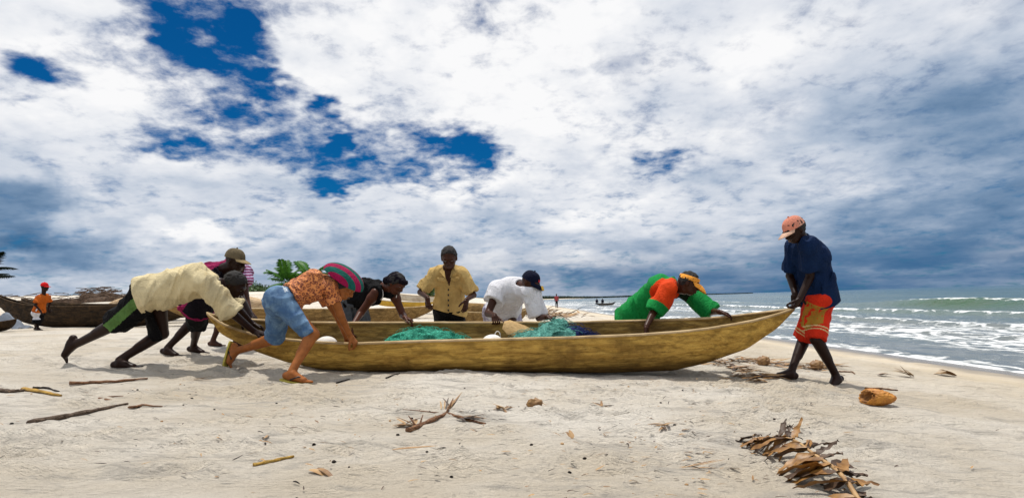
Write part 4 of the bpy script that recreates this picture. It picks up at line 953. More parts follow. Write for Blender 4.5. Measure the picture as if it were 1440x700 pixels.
def person_blue():
    p = Person('barefoot person in dark blue polo shirt, red shorts and pink cap holding the bow tip', 'deep', (1149, 414, 6.20), (1132, 341, 6.08), (0.28, -0.95, 0), (1117, 323, 6.00), arr((-0.86, -0.12, -0.46)), arr((-0.35, 0, 0.94)), 1.06, arch=0.03, archdir=arr((1, 0, 0)))
    p.leg('n', onp(1113, 521, 0.088), (1131, 474), (-1, -0.15, 0.02), UP, hip=(1151, 421, 6.12)); p.leg('f', onp(1176, 528, 0.085), (1147, 474), (-0.85, -0.5, -0.25), (-0.3, 0, 0.9), hip=(1153, 421, 6.29))
    p.arm('n', at(1125, 419, 5.98), (1139, 394), (-0.42, 0.2, -0.85), (-0.6, 0.6, 0.1), 0.8, sh=(1137, 346, 5.94), ln=(0.30, 0.26)); p.arm('f', at(1118, 413, 6.14), (1111, 392), (-0.02, -0.05, -1), (-0.2, -0.8, 0), 0.8, sh=(1118, 348, 6.22))
    p.finish()
    sh_ = p.shirt(C['blue'], name='polo_shirt', off=0.018, sleeve=0.78, hem=0.095, flare=0.0, extra=[(p.w1-p.bk*0.02, p.pel-p.ax*0.12-p.bk*0.045, 0.115, 0.128, p.lat, 1.35)], folds=0.013, seed=13.0, sroff=0.014)
    mb = MB(); nd = nv(p.hc-p.nk); ring = []
    for r_, h in ((0.080, 0.0), (0.076, 0.05), (0.066, 0.05), (0.068, 0.0)):
        e1 = nv(np.cross(nd, (0, 1, 0.1))); e2 = np.cross(nd, e1); ring.append([tuple(p.nk+nd*(0.012+h)+(e1*math.cos(a)+e2*math.sin(a))*r_-p.base) for a in np.linspace(0, 2*math.pi, 25)[:-1]])
    mb.grid(ring, closed_v=True); mb.build('collar', C['blue'], sh_)
    def zone(c):
        z = np.zeros(len(c), int); e = p.kn['n']-p.hip['n']; L = np.linalg.norm(e); e = e/L
        tn_ = (c-p.hip['n']) @ e; side = (c-p.hip['n']) @ p.lat; fv = -p.bk; f_ = (c-p.hip['n']-np.outer(tn_, e)) @ fv
        rp = (c-p.hip['n'])-np.outer(tn_, e); o = nv(p.lat-e*np.dot(p.lat, e)); z[(np.linalg.norm(rp, axis=1) < 0.15) & (rp @ o > -0.02) & (f_ > -0.005+0.12*np.clip((tn_-0.15)/0.3, 0, 1)) & (tn_ > 0.02) & (tn_ < 0.30) & (vnoise(c[:, 0]*45, c[:, 1]*45, c[:, 2]*45) > 0.28)] = 1
        for q in ('n', 'f'):
            e = p.kn[q]-p.hip[q]; L = np.linalg.norm(e); e = e/L; t = (c-p.hip[q]) @ e
            near_ = np.linalg.norm((c-p.hip[q])-np.outer(t, e), axis=1) < 0.14
            z[near_ & (((t > 0.338) & (t < 0.352)) | ((t > 0.372) & (t < 0.384)))] = 2
        return z
    p.shorts([C['redshorts'], C['gold'], C['band']], length=1.0, flare=0.006, off=0.020, zone=zone, waist=0.06, folds=0.008); p.hair(0.006)
    p.cap(C['pinkcap'], C['palebrim'], bl=0.085, droop=0.30, tilt=-0.03)
    return p
def person_boy():
    f1 = onp(53, 461, 0.05); Yb = f1[1]
    p = Person('child in orange shirt and red cap standing by the dark canoes', 'deep', (55, 438, Yb), (61, 416, Yb-0.05), (0.1, -1, 0), (63, 403, Yb-0.05), arr((0.98, -0.1, -0.1)), arr((0.1, 0, 1)), 0.64, arch=0.03, archdir=arr((-1, 0, 0)), build=1.0, hs=1.22)
    p.leg('n', f1, (54, 450), (1, -0.2, 0), UP); p.leg('f', onp(50, 460.5, 0.05), (52, 450), (1, -0.2, 0), UP)
    p.arm('n', at(57, 437, Yb-0.2), (49, 428), (0.4, -0.1, -0.8), (0.3, 0.5, 0), 0.4); p.arm('f', at(68, 435, Yb+0.15), (70, 425), (0.4, 0.1, -0.8), (0.3, -0.5, 0), 0.4)
    p.finish(); p.shirt(C['orangeshirt'], sleeve=0.7, hem=-0.01, off=0.016, seed=2.0, sroff=0.006, folds=0.012); p.shorts([C['blackcloth'], C['white']], length=1.05, off=0.02, zone=lambda c: (((c-p.hip['n']) @ p.lat > 0.02) & ((c-p.hip['n'])[:, 2] > -0.16)).astype(int))
    p.cap(C['redcap'], C['redcap'], bl=0.09, droop=0.2)
    return p
PEOPLE = [person_cream, person_khaki, person_striped, person_orange, person_black, person_yellow, person_white, person_green, person_blue, person_boy]
#@@PEOPLEEND

# ================================================================== other boats, plants, far shore
def beached(label, pa, pb, w, D, mats, rise=(0.25, 0.25), heel=0.0, upturned=False, group='canoes pulled up on the beach', N=44, lift=0.0, name='beached_canoe'):
    """a dugout lying on the sand from pa to pb"""
    pa, pb = Vector(pa), Vector(pb); L = (pb-pa).length; ex = (pb-pa).normalized(); ey = Vector((-ex.y, ex.x, 0)).normalized(); ez = ex.cross(ey)
    ey, ez = ey*math.cos(heel)+ez*math.sin(heel), ez*math.cos(heel)-ey*math.sin(heel)
    root = thing(name, label, 'canoe', (pa+pb)/2, group); base = (pa+pb)/2; K = 17; outer, inner = [], []
    for i in range(N):
        t = -1+2*i/(N-1); hw = w/2*max(1-abs(t)**3.2, 0)**0.85+0.008; r0 = rise[0]*max(-t, 0)**3+rise[1]*max(t, 0)**3
        keel = (rise[0]*0.95+D*0.82)*max(-t, 0)**4+(rise[1]*0.95+D*0.82)*max(t, 0)**4; o, q = [], []
        for k in range(K):
            th = -math.pi/2+math.pi*k/(K-1); sy = math.copysign(abs(math.sin(th))**0.65, math.sin(th)); cz = max(math.cos(th), 0)**0.9
            top = D+r0; dp = max(top-keel, 0.02); wob = 0.012*(fbm(i*0.35, k*0.4, L, oct=2)-0.5)
            def P(f, g): 
                zz = top-g*cz
                if upturned: zz = D+0.02-zz
                return base+ex*(t*L/2)+ey*((f+wob)*sy)+ez*(zz+lift)
            o.append(P(hw, dp)); q.append(P(max(hw-0.035, 0.002), max(dp-0.06, 0.008)))
        outer.append(o); inner.append(q)
    T = lambda R: [[tuple(v-base) for v in r] for r in R]
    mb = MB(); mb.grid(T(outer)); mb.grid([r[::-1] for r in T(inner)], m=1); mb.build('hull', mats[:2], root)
    for j in (0, -1):
        g = MB(); rows = []
        for o, q in zip(T(outer), T(inner)):
            a, b = Vector(o[j]), Vector(q[j]); s_ = -0.012 if upturned else 0.012; rows.append([tuple(a-ez*s_), tuple(a+ez*s_*0.8), tuple((a+b)/2+ez*s_*1.2), tuple(b+ez*s_*0.8), tuple(b-ez*s_)])
        g.grid(rows, closed_v=True); g.build('gunwale', mats[2] if len(mats) > 2 else mats[0], root)
    return root
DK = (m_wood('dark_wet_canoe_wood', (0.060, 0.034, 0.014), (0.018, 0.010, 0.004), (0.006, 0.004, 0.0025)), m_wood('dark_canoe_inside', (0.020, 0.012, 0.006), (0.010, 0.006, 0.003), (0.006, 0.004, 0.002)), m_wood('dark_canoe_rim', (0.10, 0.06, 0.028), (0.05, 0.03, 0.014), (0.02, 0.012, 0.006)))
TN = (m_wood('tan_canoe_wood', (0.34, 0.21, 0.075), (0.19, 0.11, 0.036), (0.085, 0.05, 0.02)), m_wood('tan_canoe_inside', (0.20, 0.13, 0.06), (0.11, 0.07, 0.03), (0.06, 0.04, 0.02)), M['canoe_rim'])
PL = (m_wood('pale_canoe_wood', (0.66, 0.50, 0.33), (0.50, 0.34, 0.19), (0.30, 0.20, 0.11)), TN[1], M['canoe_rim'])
YL = (m_plain('yellow_boat_paint', (0.60, 0.36, 0.03), (0.42, 0.25, 0.03), 6), TN[1], m_plain('worn_white_paint', (0.62, 0.58, 0.52), (0.40, 0.36, 0.30), 9))
WH = (m_plain('worn_white_hull', (0.66, 0.60, 0.50), (0.42, 0.35, 0.27), 5), TN[1], M['canoe_rim'])
GY = (m_wood('grey_weathered_canoe', (0.10, 0.09, 0.08), (0.06, 0.052, 0.045), (0.03, 0.027, 0.024)), DK[1], DK[2])
def boats():
    g = lambda px, Y, h=0.0: Vector((ray(px, 440).x*Y, Y, ground_z(ray(px, 440).x*Y, Y)+h))
    beached('dark brown canoe with upswept prow lying behind the child in the red cap', g(-14, 15.6), g(278, 14.6), 0.62, 0.50, DK, rise=(0.42, 0.06), heel=-0.12)
    beached('dark slender canoe lying behind the upswept dark canoe', g(30, 18.6, 0.12), g(330, 17.0, 0.10), 0.6, 0.46, DK, rise=(0.2, 0.15))
    beached('dark canoe tip poking in beside the child, light cloth behind it', g(-60, 12.6), g(23, 12.9), 0.55, 0.20, DK, rise=(0.0, 0.06))
    beached('pale sun-bleached canoe lying upside down behind the cream shirt', g(150, 20.5, 0.46), g(388, 18.4, 0.42), 0.8, 0.40, PL, rise=(0.05, 0.05), upturned=True)
    beached('tan canoe on the sand behind the woman in the black tank top', g(232, 13.4), g(612, 15.4), 0.72, 0.42, TN, rise=(0.10, 0.14), heel=-0.10)
    beached('yellow painted canoe behind the tan canoe', g(515, 21.0, 0.42), g(612, 21.5, 0.36), 0.7, 0.20, YL, rise=(0.14, 0.06))
    beached('worn white canoe beyond the yellow one', g(540, 25.0, 0.55), g(622, 26.0, 0.45), 0.7, 0.24, WH, rise=(0.10, 0.05))
    beached('tan canoe lying between the mustard shirt and the white t-shirt', g(622, 15.6), g(742, 18.2), 0.65, 0.36, TN, rise=(0.10, 0.14), heel=-0.05)
    beached('brown canoe lying upside down beyond the two tan canoes', g(618, 22.5, 0.22), g(703, 23.5, 0.16), 0.7, 0.36, TN, rise=(0.02, 0.02), upturned=True)
    # log on which the dark canoe rests, grey cloth
    mb = MB(); a, b = g(-6, 14.3), g(27, 14.6); rows = []
    for i in range(9):
        rows.append([tuple(a+(b-a)*(i/8)+Vector((0, 0.5*k/5, 0.42*(1-(i/8))*(1-abs(k/2.5-1)**2)+0.03*math.sin(i*1.7+k*2.1)+0.01))) for k in range(6)])
    mb.grid(rows); mb.grid([[tuple(Vector(v)-Vector((0, 0, 0.015))) for v in r[::-1]] for r in rows])
    o = mb.build('tarpaulin', m_cloth('grey_blue_canvas', (0.22, 0.25, 0.30)), loc=a); tag(o, 'grey blue tarpaulin draped under the prow of the dark canoe', 'tarpaulin')

M['palm'] = m_plain('palm_leaf', (0.050, 0.15, 0.012), (0.018, 0.070, 0.008), 4, 0.5, 0.2, 0.01); M['palm'].node_tree.nodes['Principled BSDF'].inputs['Specular IOR Level'].default_value = 0.1
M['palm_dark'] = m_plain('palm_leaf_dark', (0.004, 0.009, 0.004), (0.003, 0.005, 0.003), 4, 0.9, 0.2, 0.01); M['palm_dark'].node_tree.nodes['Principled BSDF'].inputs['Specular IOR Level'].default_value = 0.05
M['bark'] = m_plain('palm_bark', (0.16, 0.12, 0.08), (0.08, 0.06, 0.04), 12, 0.9, 0.8, 0.02)
def frond_mesh(L, m, droop=0.9, leaf=0.5, nl=22, w=0.035, seed=0):
    """a palm frond along +x: midrib and two rows of hanging leaflets"""
    r = random.Random(seed); mb = MB(); sp = []
    for i in range(11): t = i/10; sp.append(Vector((L*t*(1-0.18*droop*t), 0, L*(0.34*t-0.55*droop*t*t))))
    mb.tube(sp, [0.022*(1-0.85*i/10)*L/2 for i in range(11)], 5)
    def at_(t): i = min(int(t*10), 9); f = t*10-i; return sp[i]*(1-f)+sp[i+1]*f
    for i in range(nl):
        t = 0.14+0.85*i/(nl-1); p = at_(t); tg = (at_(min(t+0.05, 1))-at_(t-0.05)).normalized(); ln = leaf*L*0.5*math.sin(math.pi*(0.12+0.80*t))**0.8
        for s_ in (-1, 1):
            l2 = ln*r.uniform(0.75, 1.1); d1 = (tg*0.75+Vector((0, s_*0.9, 0.05))).normalized(); dn = Vector((0, 0, -1))
            a = p; b = p+d1*l2*0.55+dn*l2*0.10; c = p+d1*l2*0.92+dn*l2*r.uniform(0.3, 0.55); sd_ = tg*w*L*0.5
            mb.grid([[tuple(a-sd_*0.4), tuple(a+sd_*0.4)], [tuple(b-sd_), tuple(b+sd_)], [tuple(c-sd_*0.15), tuple(c+sd_*0.15)]])
    me = bpy.data.meshes.new('frond'); me.from_pydata(mb.v, [], [tuple(dict.fromkeys(f)) for f in mb.f]); me.materials.append(m); me.update(); return me
def palm(label, base, h, L, nf, mt, lean=(0, 0), seed=1, group='coconut palms behind the beach'):
    r = random.Random(seed); root = thing('coconut_palm', label, 'palm tree', base, group)
    mb = MB(); pts = [Vector((lean[0]*(t/8)**1.6, lean[1]*(t/8)**1.6, -0.3+(h+0.3)*t/8)) for t in range(9)]; mb.tube(pts, [0.16-0.008*i for i in range(9)], 8); mb.build('trunk', M['bark'], root)
    ms = [frond_mesh(L, mt, dr, seed=seed*7+k, w=0.042, leaf=0.60, nl=32) for k, dr in enumerate((0.45, 0.8, 1.15))]
    for i in range(nf):
        o = obj('frond', ms[i % 3], root, pts[-1]); a = i*2.399+r.uniform(-0.3, 0.3); o.rotation_euler = (r.uniform(-0.25, 0.25), r.uniform(-0.95, 0.25), a); s_ = r.uniform(0.8, 1.1); o.scale = (s_, s_, s_)
    return root
def leaf_heap(name, label, kind, cat, c, size, nleaf, leaf, mts, seed=0, flatness=1.0):
    """bush or wood made of many small leaf faces spread over uneven clumps"""
    q = np.random.default_rng(seed); ncl = max(6, int(nleaf/160)); cl = q.normal(0, 0.42, (ncl, 3)); cl[:, 2] = np.abs(cl[:, 2])*0.9; cl = np.clip(cl, -1, 1)
    k = q.integers(0, ncl, nleaf); dv = q.normal(0, 1, (nleaf, 3)); dv /= np.linalg.norm(dv, axis=1)[:, None]; P = cl[k]+dv*(q.random((nleaf, 1))**0.4)*(0.30+0.12*q.random((ncl, 1))[k]); P[:, 2] = np.abs(P[:, 2])
    P = P*np.array(size); a = q.normal(0, 1, (nleaf, 3)); a /= np.linalg.norm(a, axis=1)[:, None]; b = np.cross(a, q.normal(0, 1, (nleaf, 3))); b /= np.linalg.norm(b, axis=1)[:, None]
    s1 = leaf*(0.6+0.8*q.random((nleaf, 1))); V = np.stack([P-a*s1, P+b*s1*0.5, P+a*s1, P-b*s1*0.5], 1).reshape(-1, 3)
    o = obj(name, mesh_np(name, V, np.arange(nleaf*4).reshape(-1, 4), mts, slots=(q.random(nleaf)*len(mts)).astype(int), smooth=False), None, c); return tag(o, label, cat, kind=kind)
def plants_and_far():
    lf = [m_plain('scrub_leaf', (0.05, 0.11, 0.018), rough=0.6), m_plain('scrub_leaf_light', (0.09, 0.16, 0.03), rough=0.6), m_plain('scrub_leaf_dark', (0.025, 0.06, 0.012), rough=0.6)]
    fl = [m_plain('far_tree_leaf', (0.030, 0.055, 0.030), rough=0.8), m_plain('far_tree_leaf_dark', (0.018, 0.034, 0.026), rough=0.8)]
    P = lambda px, py, Y: at(px, py, Y)
    def gz(v, d_=0.2): return Vector((v.x, v.y, ground_z(v.x, v.y)-d_))
    for lab, px, py, Y, L, nf, seed in (('leafy coconut palm crown behind the woman in orange', 436, 392, 52, 2.5, 17, 3), ('low spreading coconut palm left of the taller crown', 404, 398, 50, 2.3, 17, 5)):
        t = P(px, py, Y); b = gz(t); palm(lab, b, t.z-b.z, L, nf, M['palm'], seed=seed)
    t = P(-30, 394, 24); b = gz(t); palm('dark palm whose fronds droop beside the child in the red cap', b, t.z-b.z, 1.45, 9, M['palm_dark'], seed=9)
    for lab, px, py, Y, sz, nlf, sd_ in (('round green scrub bush behind the pale upside-down canoe', 366, 411, 80, (3.4, 2.5, 1.9), 4200, 4), ('small dark green bush beyond the white canoe', 602, 418, 45, (0.9, 0.9, 0.95), 1200, 6), ('low grey green bush at the foot of the two palms', 395, 416, 62, (2.6, 2.0, 1.0), 2400, 8)):
        v = P(px, py, Y); root_z = ground_z(v.x, v.y)
        r_ = thing('scrub_bush', lab, 'bush', (v.x, v.y, root_z), 'bushes behind the beach')
        st = MB()
        for k in range(5): a = k*1.26; st.tube([(0, 0, -0.2), (math.cos(a)*sz[0]*0.25, math.sin(a)*sz[1]*0.25, max(v.z-root_z, 0.3)*0.8)], [0.05, 0.02], 5)
        st.build('stem', M['bark'], r_)
        o = leaf_heap('foliage', None, None, None, (0, 0, max(v.z-root_z-sz[2]*0.4, 0.0)), sz, nlf, 0.13 if sz[0] > 1 else 0.09, lf, sd_); o.parent = r_
    # wooded far shore and its strip of sand across the bay
    X0, X1, YF = at(640, 420, 1500).x, at(1060, 412, 1500).x, 1500.0
    q = np.random.default_rng(5); nl = 16000; u = q.random(nl); x = X0+(X1-X0)*u
    hh = 10.5*(0.35+0.9*fbm(x*0.02, x*0+2.0, oct=4))*(1-0.72*sstep(0.30, 0.50, u))*(1-sstep(0.6, 1.0, u))+0.3; Pz = q.random(nl)**0.8*hh; Py = YF+q.random(nl)*60
    P_ = np.stack([x, Py, Pz+1.0], -1); a = q.normal(0, 1, (nl, 3)); a /= np.linalg.norm(a, axis=1)[:, None]; b = np.cross(a, q.normal(0, 1, (nl, 3))); b /= np.linalg.norm(b, axis=1)[:, None]
    V = np.stack([P_-a*1.5, P_+b*1.1, P_+a*1.5, P_-b*1.1], 1).reshape(-1, 3)
    tag(obj('far_woodland', mesh_np('far_woodland', V, np.arange(nl*4).reshape(-1, 4), fl, slots=(q.random(nl)*2).astype(int), smooth=False)), 'low dark line of trees on the far shore', 'woodland', kind='stuff')
    n_ = 60; xs = np.linspace(X0-200, X0+(X1-X0)*0.50, n_); rows = []
    for yy, zz in ((YF-260, -0.6), (YF-120, 1.0), (YF-20, 1.6), (YF+200, 2.0)): rows.append(np.stack([xs, yy+20*(fbm(xs*0.02, xs*0+yy, oct=2)-0.5)+160*np.linspace(0, 1, n_)**2*0.4, np.full(n_, zz)-1.8*sstep(0.8, 1.0, np.linspace(0, 1, n_))], -1))
    R = np.array(rows); I = np.arange(4*n_).reshape(4, n_); F = np.stack([I[:-1, :-1], I[:-1, 1:], I[1:, 1:], I[1:, :-1]], -1).reshape(-1, 4)
    tag(obj('far_shore', mesh_np('far_shore', R.reshape(-1, 3), F, M['sand'])), 'pale strip of beach on the far shore', kind='structure')
    # low mud wall with a heap of brushwood thatch behind the dark canoes
    mw = m_plain('dark_brush_thatch', (0.125, 0.075, 0.045), (0.055, 0.034, 0.022), 9, 0.95, 1.0, 0.05)
    def strawheap(name, label, cat, pa, pb, h, depth, n_, seed):
        q = random.Random(seed); pa, pb = Vector(pa), Vector(pb); root = thing(name, label, cat, ((pa+pb)/2)); base = (pa+pb)/2; ex = (pb-pa).normalized(); ey = Vector((-ex.y, ex.x, 0)); L = (pb-pa).length
        core = MB(); rows = []
        for i in range(25):
            t = i/24; hh_ = h*(0.86+0.22*(fbm(t*9, seed*1.3, oct=3)-0.5)*2); rows.append([tuple(pa+(pb-pa)*t+ey*(depth*(k/6-0.5))+Vector((0, 0, hh_*(1-abs(k/3-1)**3)-0.25))-base) for k in range(7)])
        core.grid(rows); core.grid([rows[0], [tuple(Vector(rows[0][3])-Vector((0, 0, h*0.6)))]*7]); core.build('core', mw, root)
        st = MB()
        for i in range(n_):
            t = q.random(); c = pa+(pb-pa)*t+ey*(depth*q.uniform(-0.5, 0.35))+Vector((0, 0, h*q.uniform(0.10, 0.96))); dv = (ex*q.choice((-1, 1))*q.uniform(0.6, 1)+ey*q.uniform(-0.4, 0.4)+Vector((0, 0, q.uniform(-0.22, 0.10)))).normalized()*q.uniform(0.12, 0.35)
            st.tube([c-dv-base, c+dv-base], [0.018, 0.012], 4, caps=False)
        s_ = st.build('straw', mw, root); s_['kind'] = 'stuff'
    g2 = lambda px, Y: Vector((ray(px, 440).x*Y, Y, ground_z(ray(px, 440).x*Y, Y)))
    strawheap('brushwood_fence', 'long low dark brushwood fence behind the dark canoes', 'fence', g2(-20, 30), g2(178, 34), CAMZ+ray(90, 411).z*32-g2(90, 32).z, 0.7, 120, 2)
    strawheap('thatch_stack', 'flat-topped stack of brown thatch rising above the brushwood fence', 'thatch', g2(117, 35), g2(164, 35.5), CAMZ+ray(140, 403).z*35-g2(140, 35).z, 1.1, 110, 4)
    # bather on the wet sand far down the beach and an outrigger crew launching in the shallows
    def tiny(label, px, py, Y, top, leg_, sc=1.0, face=(0, -1, 0), seat=False):
        f = at(px, py, Y); up_ = 0.0 if not seat else -0.62
        p = Person.__new__(Person); p.sc = sc; z = f.z+up_; x = f.x
        V = Vol((x-0.5, Y-0.45, f.z-0.05), (x+0.5, Y+0.45, z+1.8*sc), 0.025)
        for s_ in (-1, 1):
            if not seat: V.cone((x+0.09*s_, Y-0.1*s_, f.z+0.05), (x+0.07*s_, Y, z+0.88*sc), 0.055, 0.085, 0.03); V.cone((x+0.09*s_, Y-0.1*s_, f.z+0.04), (x+0.09*s_, Y-0.1*s_-0.15, f.z+0.03), 0.04, 0.035, 0.02)
            V.cone((x+0.19*s_, Y, z+1.38*sc), (x+0.23*s_, Y+0.03, z+1.08*sc), 0.05, 0.042, 0.03); V.cone((x+0.23*s_, Y+0.03, z+1.08*sc), (x+0.22*s_, Y-0.08, z+0.84*sc), 0.042, 0.035, 0.02)
        V.cone((x, Y, z+0.9*sc), (x, Y, z+1.36*sc), 0.11, 0.11, 0.05, (1, 0, 0), 1.4); V.cone((x, Y, z+1.4*sc), (x, Y, z+1.52*sc), 0.05, 0.05, 0.03); V.ell((x, Y-0.01, z+1.61*sc), (0.085, 0.1, 0.115), None, 0.02)
        A, B_ = V.mesh(); ctr = A[B_].mean(1); sl_ = np.where(ctr[:, 2] > z+1.46*sc, 0, np.where(ctr[:, 2] > z+0.86*sc, 1, np.where(ctr[:, 2] > z+0.45*sc, 2, 0)))
        sl_[(np.abs(ctr[:, 0]-x) > 0.2) & (ctr[:, 2] < z+1.2*sc) & (ctr[:, 2] > z+0.7*sc)] = 0
        root = thing('person', label, 'person', f); obj('body', mesh_np('body', A-arr(f), B_, [SKIN['dark'], top, leg_], slots=sl_), root); return root
    ft = on_ground(783, 433, 0.0, 20); tiny('person in red top walking far down the beach at the water', 783, 433, ft.y, m_cloth('faded_red_cotton', (0.34, 0.06, 0.07)), C['blackcloth'])
    Yb = 112.0; bw = at(850, 429.5, Yb); 
    bt = beached('dark outrigger canoe afloat in the shallows beyond the green shirt', (at(837, 430, Yb).x, Yb, 0.02), (at(866, 430, Yb-1.0).x, Yb-1.0, 0.02), 0.6, 0.36, GY, rise=(0.06, 0.25), group=None, name='outrigger_canoe')
    og = MB(); c0 = bt.location
    og.tube([c0+Vector((-1.4, -1.6, 0.12))-c0, c0+Vector((1.3, -1.7, 0.12))-c0], [0.09, 0.07], 7); og.build('outrigger_float', DK[0], bt)
    for xo in (-0.8, 0.7):
        og = MB(); og.tube([Vector((xo, 0.2, 0.45)), Vector((xo, -0.8, 0.55)), Vector((xo, -1.65, 0.15))], 0.03, 6); og.build('outrigger_boom', DK[0], bt)
    for px, lab in ((839.5, 'person crouching at the stern of the far outrigger canoe'), (847.5, 'person sitting amidships in the far outrigger canoe')):
        b = at(px, 430, Yb); tiny(lab, px, 427.5, Yb, C['navy'], C['blackcloth'], 1.0, seat=True)

# ================================================================== things in and around the canoe
def canoe_load():
    def floor_z(x): t, w, zn, zf, zb = canoe_section(x); return zb+0.06
    wm = m_plain('white_foam', (0.78, 0.76, 0.72), (0.60, 0.57, 0.52), 25, 0.7, 0.4, 0.004)
    def pan(label, px, py, handle):
        Y = CYC-0.16; c = at(px, py, Y); R_ = 0.105; base = Vector((c.x, c.y, floor_z(c.x))); o = thing('fishing_float', label, 'float', base, 'white floats in the canoe')
        mb = MB(); rows = []; top = c.z-base.z
        for i in range(12): e = math.pi/2*(1-i/11*1.75); rows.append([(R_*math.cos(e)*math.cos(a)*1.0, R_*math.cos(e)*math.sin(a), top-0.075+0.075*math.sin(e)) for a in np.linspace(0, 2*math.pi, 25)[:-1]])
        mb.grid(rows, closed_v=True); mb.tube([(0, 0, top-0.15), (0, 0, 0.0)], [0.07, 0.085], 14); mb.build('shell', wm, o)
        if handle:
            mb = MB(); mb.tube([(0.055+0.028*math.cos(a), 0.0, top-0.02+0.05*math.sin(a)) for a in np.linspace(-0.3, math.pi+0.3, 14)], 0.005, 6); mb.build('handle', wm, o)
    pan('plain white round float beside the hand of the woman in orange', 459, 472.5, False); pan('white round float with wire handle beside the paddle', 692, 470.0, True)
    # paddle
    pm = m_wood('pale_paddle_wood', (0.62, 0.42, 0.20), (0.46, 0.29, 0.12), (0.30, 0.18, 0.07), chip=0.15)
    a = at(708, 457, CYC-0.02); b = at(760, 476, CYC+0.05); ex = (b-a).normalized(); up_ = Vector((0.12, -0.80, 0.58)); ez = (up_-ex*up_.dot(ex)).normalized(); ey = ez.cross(ex); o = thing('paddle', 'pale wooden paddle with its blade up between float and net', 'paddle', (a+b)/2); base = (a+b)/2
    L = (b-a).length; rows, rows2 = [], []
    for i in range(17):
        t = i/16; hw = 0.088*(min(t/0.10, 1)**0.6)*(1-0.30*max(t-0.55, 0)/0.45) if t > 0 else 0.05
        rows.append([tuple(a+ex*L*t+ey*hw*k+ez*(0.013*(1-k*k)+0.003)-base) for k in np.linspace(-1, 1, 9)]); rows2.append([tuple(a+ex*L*t+ey*hw*k-ez*(0.013*(1-k*k)+0.003)-base) for k in np.linspace(1, -1, 9)])
    mb = MB(); mb.grid(rows); mb.grid(rows2); mb.grid([rows[0], rows2[0][::-1]]); mb.grid([[r[0] for r in rows], [r[-1] for r in rows2]]); mb.grid([[r[-1] for r in rows2], [r[0] for r in rows]]); mb.build('blade', pm, o)
    mb = MB(); mb.tube([b-ex*0.1-base, b+ex*0.55-base], [0.021, 0.018], 8); mb.build('shaft', pm, o)
    # nets: heaps of mesh with loose twine
    def m_net(name, c1, c2):
        m, t, b_ = mat(name, 0.8); v = ocoord(t); wv = t.vmath('ADD', v, t.vmath('MULTIPLY', t.noise(v, 9, 4, 0.6, 0, 1), (0.12, 0.12, 0.12)))
        vo = t.add('ShaderNodeTexVoronoi', {'Vector': wv, 'Scale': 75.0}, feature='DISTANCE_TO_EDGE').outputs[0]; f = t.smooth(vo, 0.16, 0.04)
        setc(t, b_, t.mix(f, c2, t.mix(t.smooth(t.noise(v, 14, 4, 0.6), 0.35, 0.7), c1, tuple(min(x*1.5, 0.8) for x in c1)))); bump(t, b_, t.math('ADD', f, t.math('MULTIPLY', t.noise(wv, 26, 4, 0.6), 2.0)), 0.9, 0.02); b_.inputs['Specular IOR Level'].default_value = 0.2; return m
    def net(label, cells, mt, tw, seed):
        q = random.Random(seed); c0 = Vector(cells[0][:3]); base = Vector((c0.x, c0.y, floor_z(c0.x))); o = thing('fishing_net', label, 'net', base, 'nets in the canoe')
        P = np.array([c[:3] for c in cells]); V = Vol(P.min(0)-0.32, P.max(0)+0.25, 0.011)
        for x, y, z, rx, ry, rz in cells: V.ell((x, y, z), (rx, ry, rz), None, 0.05)
        V.fold(0.020, (0.10, 0.07, 0.06), seed=seed*1.1); A, B_ = V.mesh(); obj('heap', mesh_np('heap', A-arr(base), B_, mt), o)
        mb = MB(); I = [i for i in range(len(A)) if A[i][2] > P[:, 2].mean()-0.04]
        for k in range(tw):
            p = Vector(A[q.choice(I)]); a_ = q.uniform(0, 6.28); r_ = q.uniform(0.02, 0.05); pts = [p+Vector((math.cos(a_)*r_*s_*2, math.sin(a_)*r_*s_, r_*0.9*(1-s_*s_)-0.005)) for s_ in np.linspace(-1, 1, 7)]; mb.tube([v-base for v in pts], 0.0022, 4, caps=False)
        t_ = mb.build('twine', mt, o); t_['kind'] = 'stuff'
    tq = m_net('turquoise_net', (0.075, 0.48, 0.33), (0.030, 0.30, 0.20)); tq2 = m_net('pale_turquoise_net', (0.20, 0.52, 0.44), (0.08, 0.34, 0.28)); bl = m_net('blue_net', (0.012, 0.030, 0.16), (0.004, 0.010, 0.06))
    e = lambda px, py, Y, rx, ry, rz: (*at(px, py, Y), rx, ry, rz)
    net('green turquoise net heaped amidships behind the near gunwale', [e(598, 480, 6.12, 0.30, 0.18, 0.11), e(566, 484, 6.1, 0.16, 0.15, 0.09), e(632, 484, 6.1, 0.16, 0.15, 0.09)], tq, 110, 1)
    net('pale turquoise net pulled up to a peak under the hand of the white t-shirt', [e(776, 470, 6.30, 0.15, 0.14, 0.11), e(752, 479, 6.15, 0.20, 0.15, 0.08), e(786, 462, 6.42, 0.09, 0.10, 0.09), e(796, 476, 6.2, 0.12, 0.12, 0.08)], tq2, 150, 2)
    net('dark blue net lying next to the pale turquoise net', [e(808, 474, 6.28, 0.13, 0.16, 0.09), e(826, 480, 6.25, 0.13, 0.14, 0.06)], bl, 60, 3)
    # blue and white bag behind the canoe, black block under the stern
    b = at(714, 452, 7.9); g = ground_z(b.x, b.y); o = thing('jerrycan', 'blue jerrycan with white top on the sand by the white t-shirt', 'jerrycan', (b.x, b.y, g)); h = at(714, 446.5, 7.9).z-g
